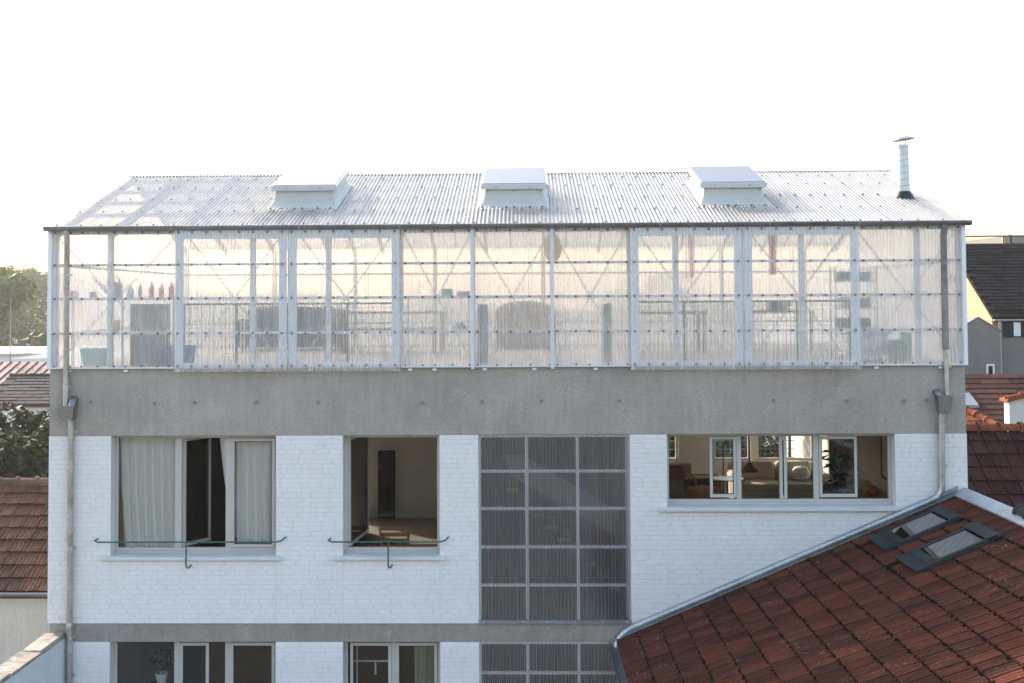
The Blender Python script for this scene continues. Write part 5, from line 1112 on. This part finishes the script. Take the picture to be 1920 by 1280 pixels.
for x in (-1.14, -1.05): BX('wheel', 'black', r, x, x + .02, .345, .415, 10.348, 10.362)
# dark arched wardrobe and green screens
wd = thing('arched_wardrobe', (.35, 7.3, ZF), 'round topped brown wardrobe behind the middle panel', 'wardrobe')
pr = [(-.25, ZF), (.95, ZF), (.95, 10.55)] + [(.35 + .60 * math.cos(math.pi * k / 10), 10.55 + .22 * math.sin(math.pi * k / 10)) for k in range(1, 10)] + [(-.25, 10.55)]
build(MB().prism(pr, 'y', 7.0, 7.6), 'case', 'wood', wd)
for x in (-.22, .36): BX('door', 'wood', wd, x, x + .56, 6.975, 6.998, ZF + .04, 10.5, bevel=.004)
for x, lab in ((-.34, 'dark green folding screen right of the first cover post'), (1.55, 'dark green folding screen beside the third sliding panel')):
    s = thing('folding_screen', (x, .7, ZF), lab, 'screen')
    for k in range(2): build(MB().bar((x - .05 + k * .07, .62 + .06 * (k % 2), ZF + .45), (x + .02 + k * .07, .68 - .06 * (k % 2), ZF + .45), .02, .88), 'leaf', 'dgreen', s)
# lantern
la = thing('paper_lantern', (.742, .28, 11.36), 'amber paper lantern hanging behind the middle post', 'lantern')
build(MB().lathe([(.03, 0), (.09, .03), (.125, .12), (.13, .22), (.11, .32), (.05, .39), (.03, .40)], (.742, .28, 11.365), 20), 'shade', 'lantern', la, smooth=60)
for dx in (-.05, .05): build(MB().tube([(.742 + dx, .28, 11.74), (.742 + dx * .3, .28, 11.86)], .005, 6), 'hook', 'galv', la)
# red banner
bn = MB().add([(4.20 + .05 * 0, 1.5, 11.80), (4.32, 1.5, 11.80), (4.315, 1.52, 11.45), (4.205, 1.48, 11.45), (4.31, 1.5, 11.17), (4.21, 1.51, 11.17)], [(0, 1, 2, 3), (3, 2, 4, 5)]); o = build(bn, 'banner', 'pinkred', label='red cloth strip hanging behind the fourth sliding panel', cat='banner'); sm = o.modifiers.new('solid', 'SOLIDIFY'); sm.thickness = .006
bn = MB().add([(3.1, 3.0, 11.95), (3.22, 3.0, 11.95), (3.21, 3.02, 11.5), (3.11, 2.98, 11.5), (3.21, 3.0, 11.15), (3.12, 3.01, 11.15)], [(0, 1, 2, 3), (3, 2, 4, 5)]); o = build(bn, 'banner', M_cloth('pale_pink_cloth', (.78, .45, .46), .6), label='pale pink cloth strip hanging behind the third sliding panel', cat='banner'); sm = o.modifiers.new('solid', 'SOLIDIFY'); sm.thickness = .006
table('work_table', 'wooden work table behind the third sliding panel', 2.3, 3.7, 5.0, 5.9, ZF, .72, 'wood')
table('pale_table', 'pale wooden table behind the fourth sliding panel', 4.4, 5.8, 5.6, 6.5, ZF, .72, 'wood')
BX('laptop_case', 'blackw', None, 5.0, 5.40, 5.8, 6.2, ZF + .722, ZF + .90, label='black case on the pale table', cat='case', bevel=.02)
# right end bay: work bench, boxes, barrel
wb = thing('work_bench', (5.7, 1.2, ZF), 'white bench with drawers in the right end bay', 'bench')
BX('top', 'white', wb, 5.25, 5.95, .9, 1.5, ZF + .40, ZF + .44, bevel=.006); BX('drawer_unit', 'alu', wb, 5.28, 5.90, .95, 1.45, ZF + .08, ZF + .395, bevel=.006)
for (x, y) in ((5.30, .95), (5.90, .95), (5.30, 1.45), (5.90, 1.45)): build(MB().bar((x, y, ZF), (x, y, ZF + .08), .04), 'leg', 'galv', wb)
rk = thing('wire_rack', (5.7, 1.7, ZF), 'tall wire rack with storage boxes in the right end bay', 'rack')
for z in (10.30, 10.62, 11.05): BX('shelf', 'alu', rk, 5.25, 5.92, 1.6, 2.0, z, z + .02)
for (x, y) in ((5.26, 1.61), (5.91, 1.61), (5.26, 1.99), (5.91, 1.99)): build(MB().bar((x, y, ZF), (x, y, 11.3), .02), 'upright', 'galv', rk)
for k, (x0, x1, z, h, mt, lab) in enumerate(((5.32, 5.85, 11.072, .14, 'grey', 'long grey storage box on top of the wire rack'), (5.34, 5.55, 10.642, .17, 'white', 'white storage box on the wire rack'), (5.60, 5.84, 10.642, .15, 'grey', 'short grey storage box on the wire rack'), (5.35, 5.82, 10.322, .15, 'darkwood', 'dark wooden box on the lowest rack shelf'))):
    BX('storage_box', mt, None, x0, x1, 1.65, 1.95, z, z + h, label=lab, cat='box', bevel=.008)
build(MB().lathe([(.13, 0), (.165, .08), (.17, .2), (.15, .30), (.13, .32), (.0, .32)], (6.0, .75, ZF), 18), 'barrel', 'greenp', smooth=50, label='green plastic tub on the floor of the right end bay', cat='tub')
sc_ = thing('storage_cabinet', (6.35, 1.1, ZF), 'tall grey green cabinet beside the right downpipe', 'cabinet')
BX('case', 'greenp', sc_, 6.18, 6.24, .9, 1.3, ZF, ZF + .42, bevel=.006)
# car toy table etc. end
# dim lower rooms
lp = thing('potted_plant', (-5.2, .55, 4.1), 'small potted plant behind the lower wide window', 'plant')
build(MB().lathe([(.07, 0), (.10, .16), (.085, .16), (.08, .13), (0, .13)], (-5.2, .55, 5.05), 14), 'pot', 'white', lp, smooth=40)
build_quads(leafcloud([(-5.2, .55, 5.38), (-5.05, .5, 5.45)], [.18, .12], [90, 50], .045), 'foliage', 'leafi', lp)
build(MB().lathe([(.22, 0), (.22, .03), (.03, .03), (.03, .9), (.2, .92), (.2, .94), (0, .94)], (-5.2, .55, 4.108 - .0), 16), 'stand', 'darkwood', lp, smooth=30)
MT['olive'] = M_cloth('olive_curtain', (.34, .33, .24), .2)
o = curtain(-1.36, -1.02, 4.2, 5.75, .40, 'olive curtain in the lower two light window', n=30); o.data.materials[0] = MT['olive']
ds = thing('wall_rack', (-2.0, 1.2, 4.9), 'pale wall rack seen in the lower two light window', 'rack')
for z in (5.28, 5.62): BX('rail', 'alu', ds, -2.34, -1.66, .9, .93, z, z + .022)
for x in (-2.30, -1.70): BX('upright', 'alu', ds, x, x + .02, .935, .955, 4.3, 5.7)
BX('hanging_brush', 'white', ds, -2.02, -1.99, .905, .925, 5.08, 5.26)
print('objects', len(bpy.data.objects))
# ------------------------------------------------------------------ hazy morning air
hz = MB().box(-420, 420, -160, 500, -1.6, 30.0)
hzm = bpy.data.materials.new('haze_air'); hzm.use_nodes = True; hn = hzm.node_tree
for n_ in list(hn.nodes):
    if n_.type == 'BSDF_PRINCIPLED': hn.nodes.remove(n_)
pv = hn.nodes.new('ShaderNodeVolumePrincipled'); pv.inputs['Color'].default_value = (0.95, 0.95, 0.95, 1); pv.inputs['Density'].default_value = 0.0004; pv.inputs['Anisotropy'].default_value = 0.45
hn.links.new(pv.outputs[0], hn.nodes['Material Output'].inputs['Volume'])
build(hz, 'haze', hzm, kind='stuff', label='thin bright haze over the roofs and the far hill')
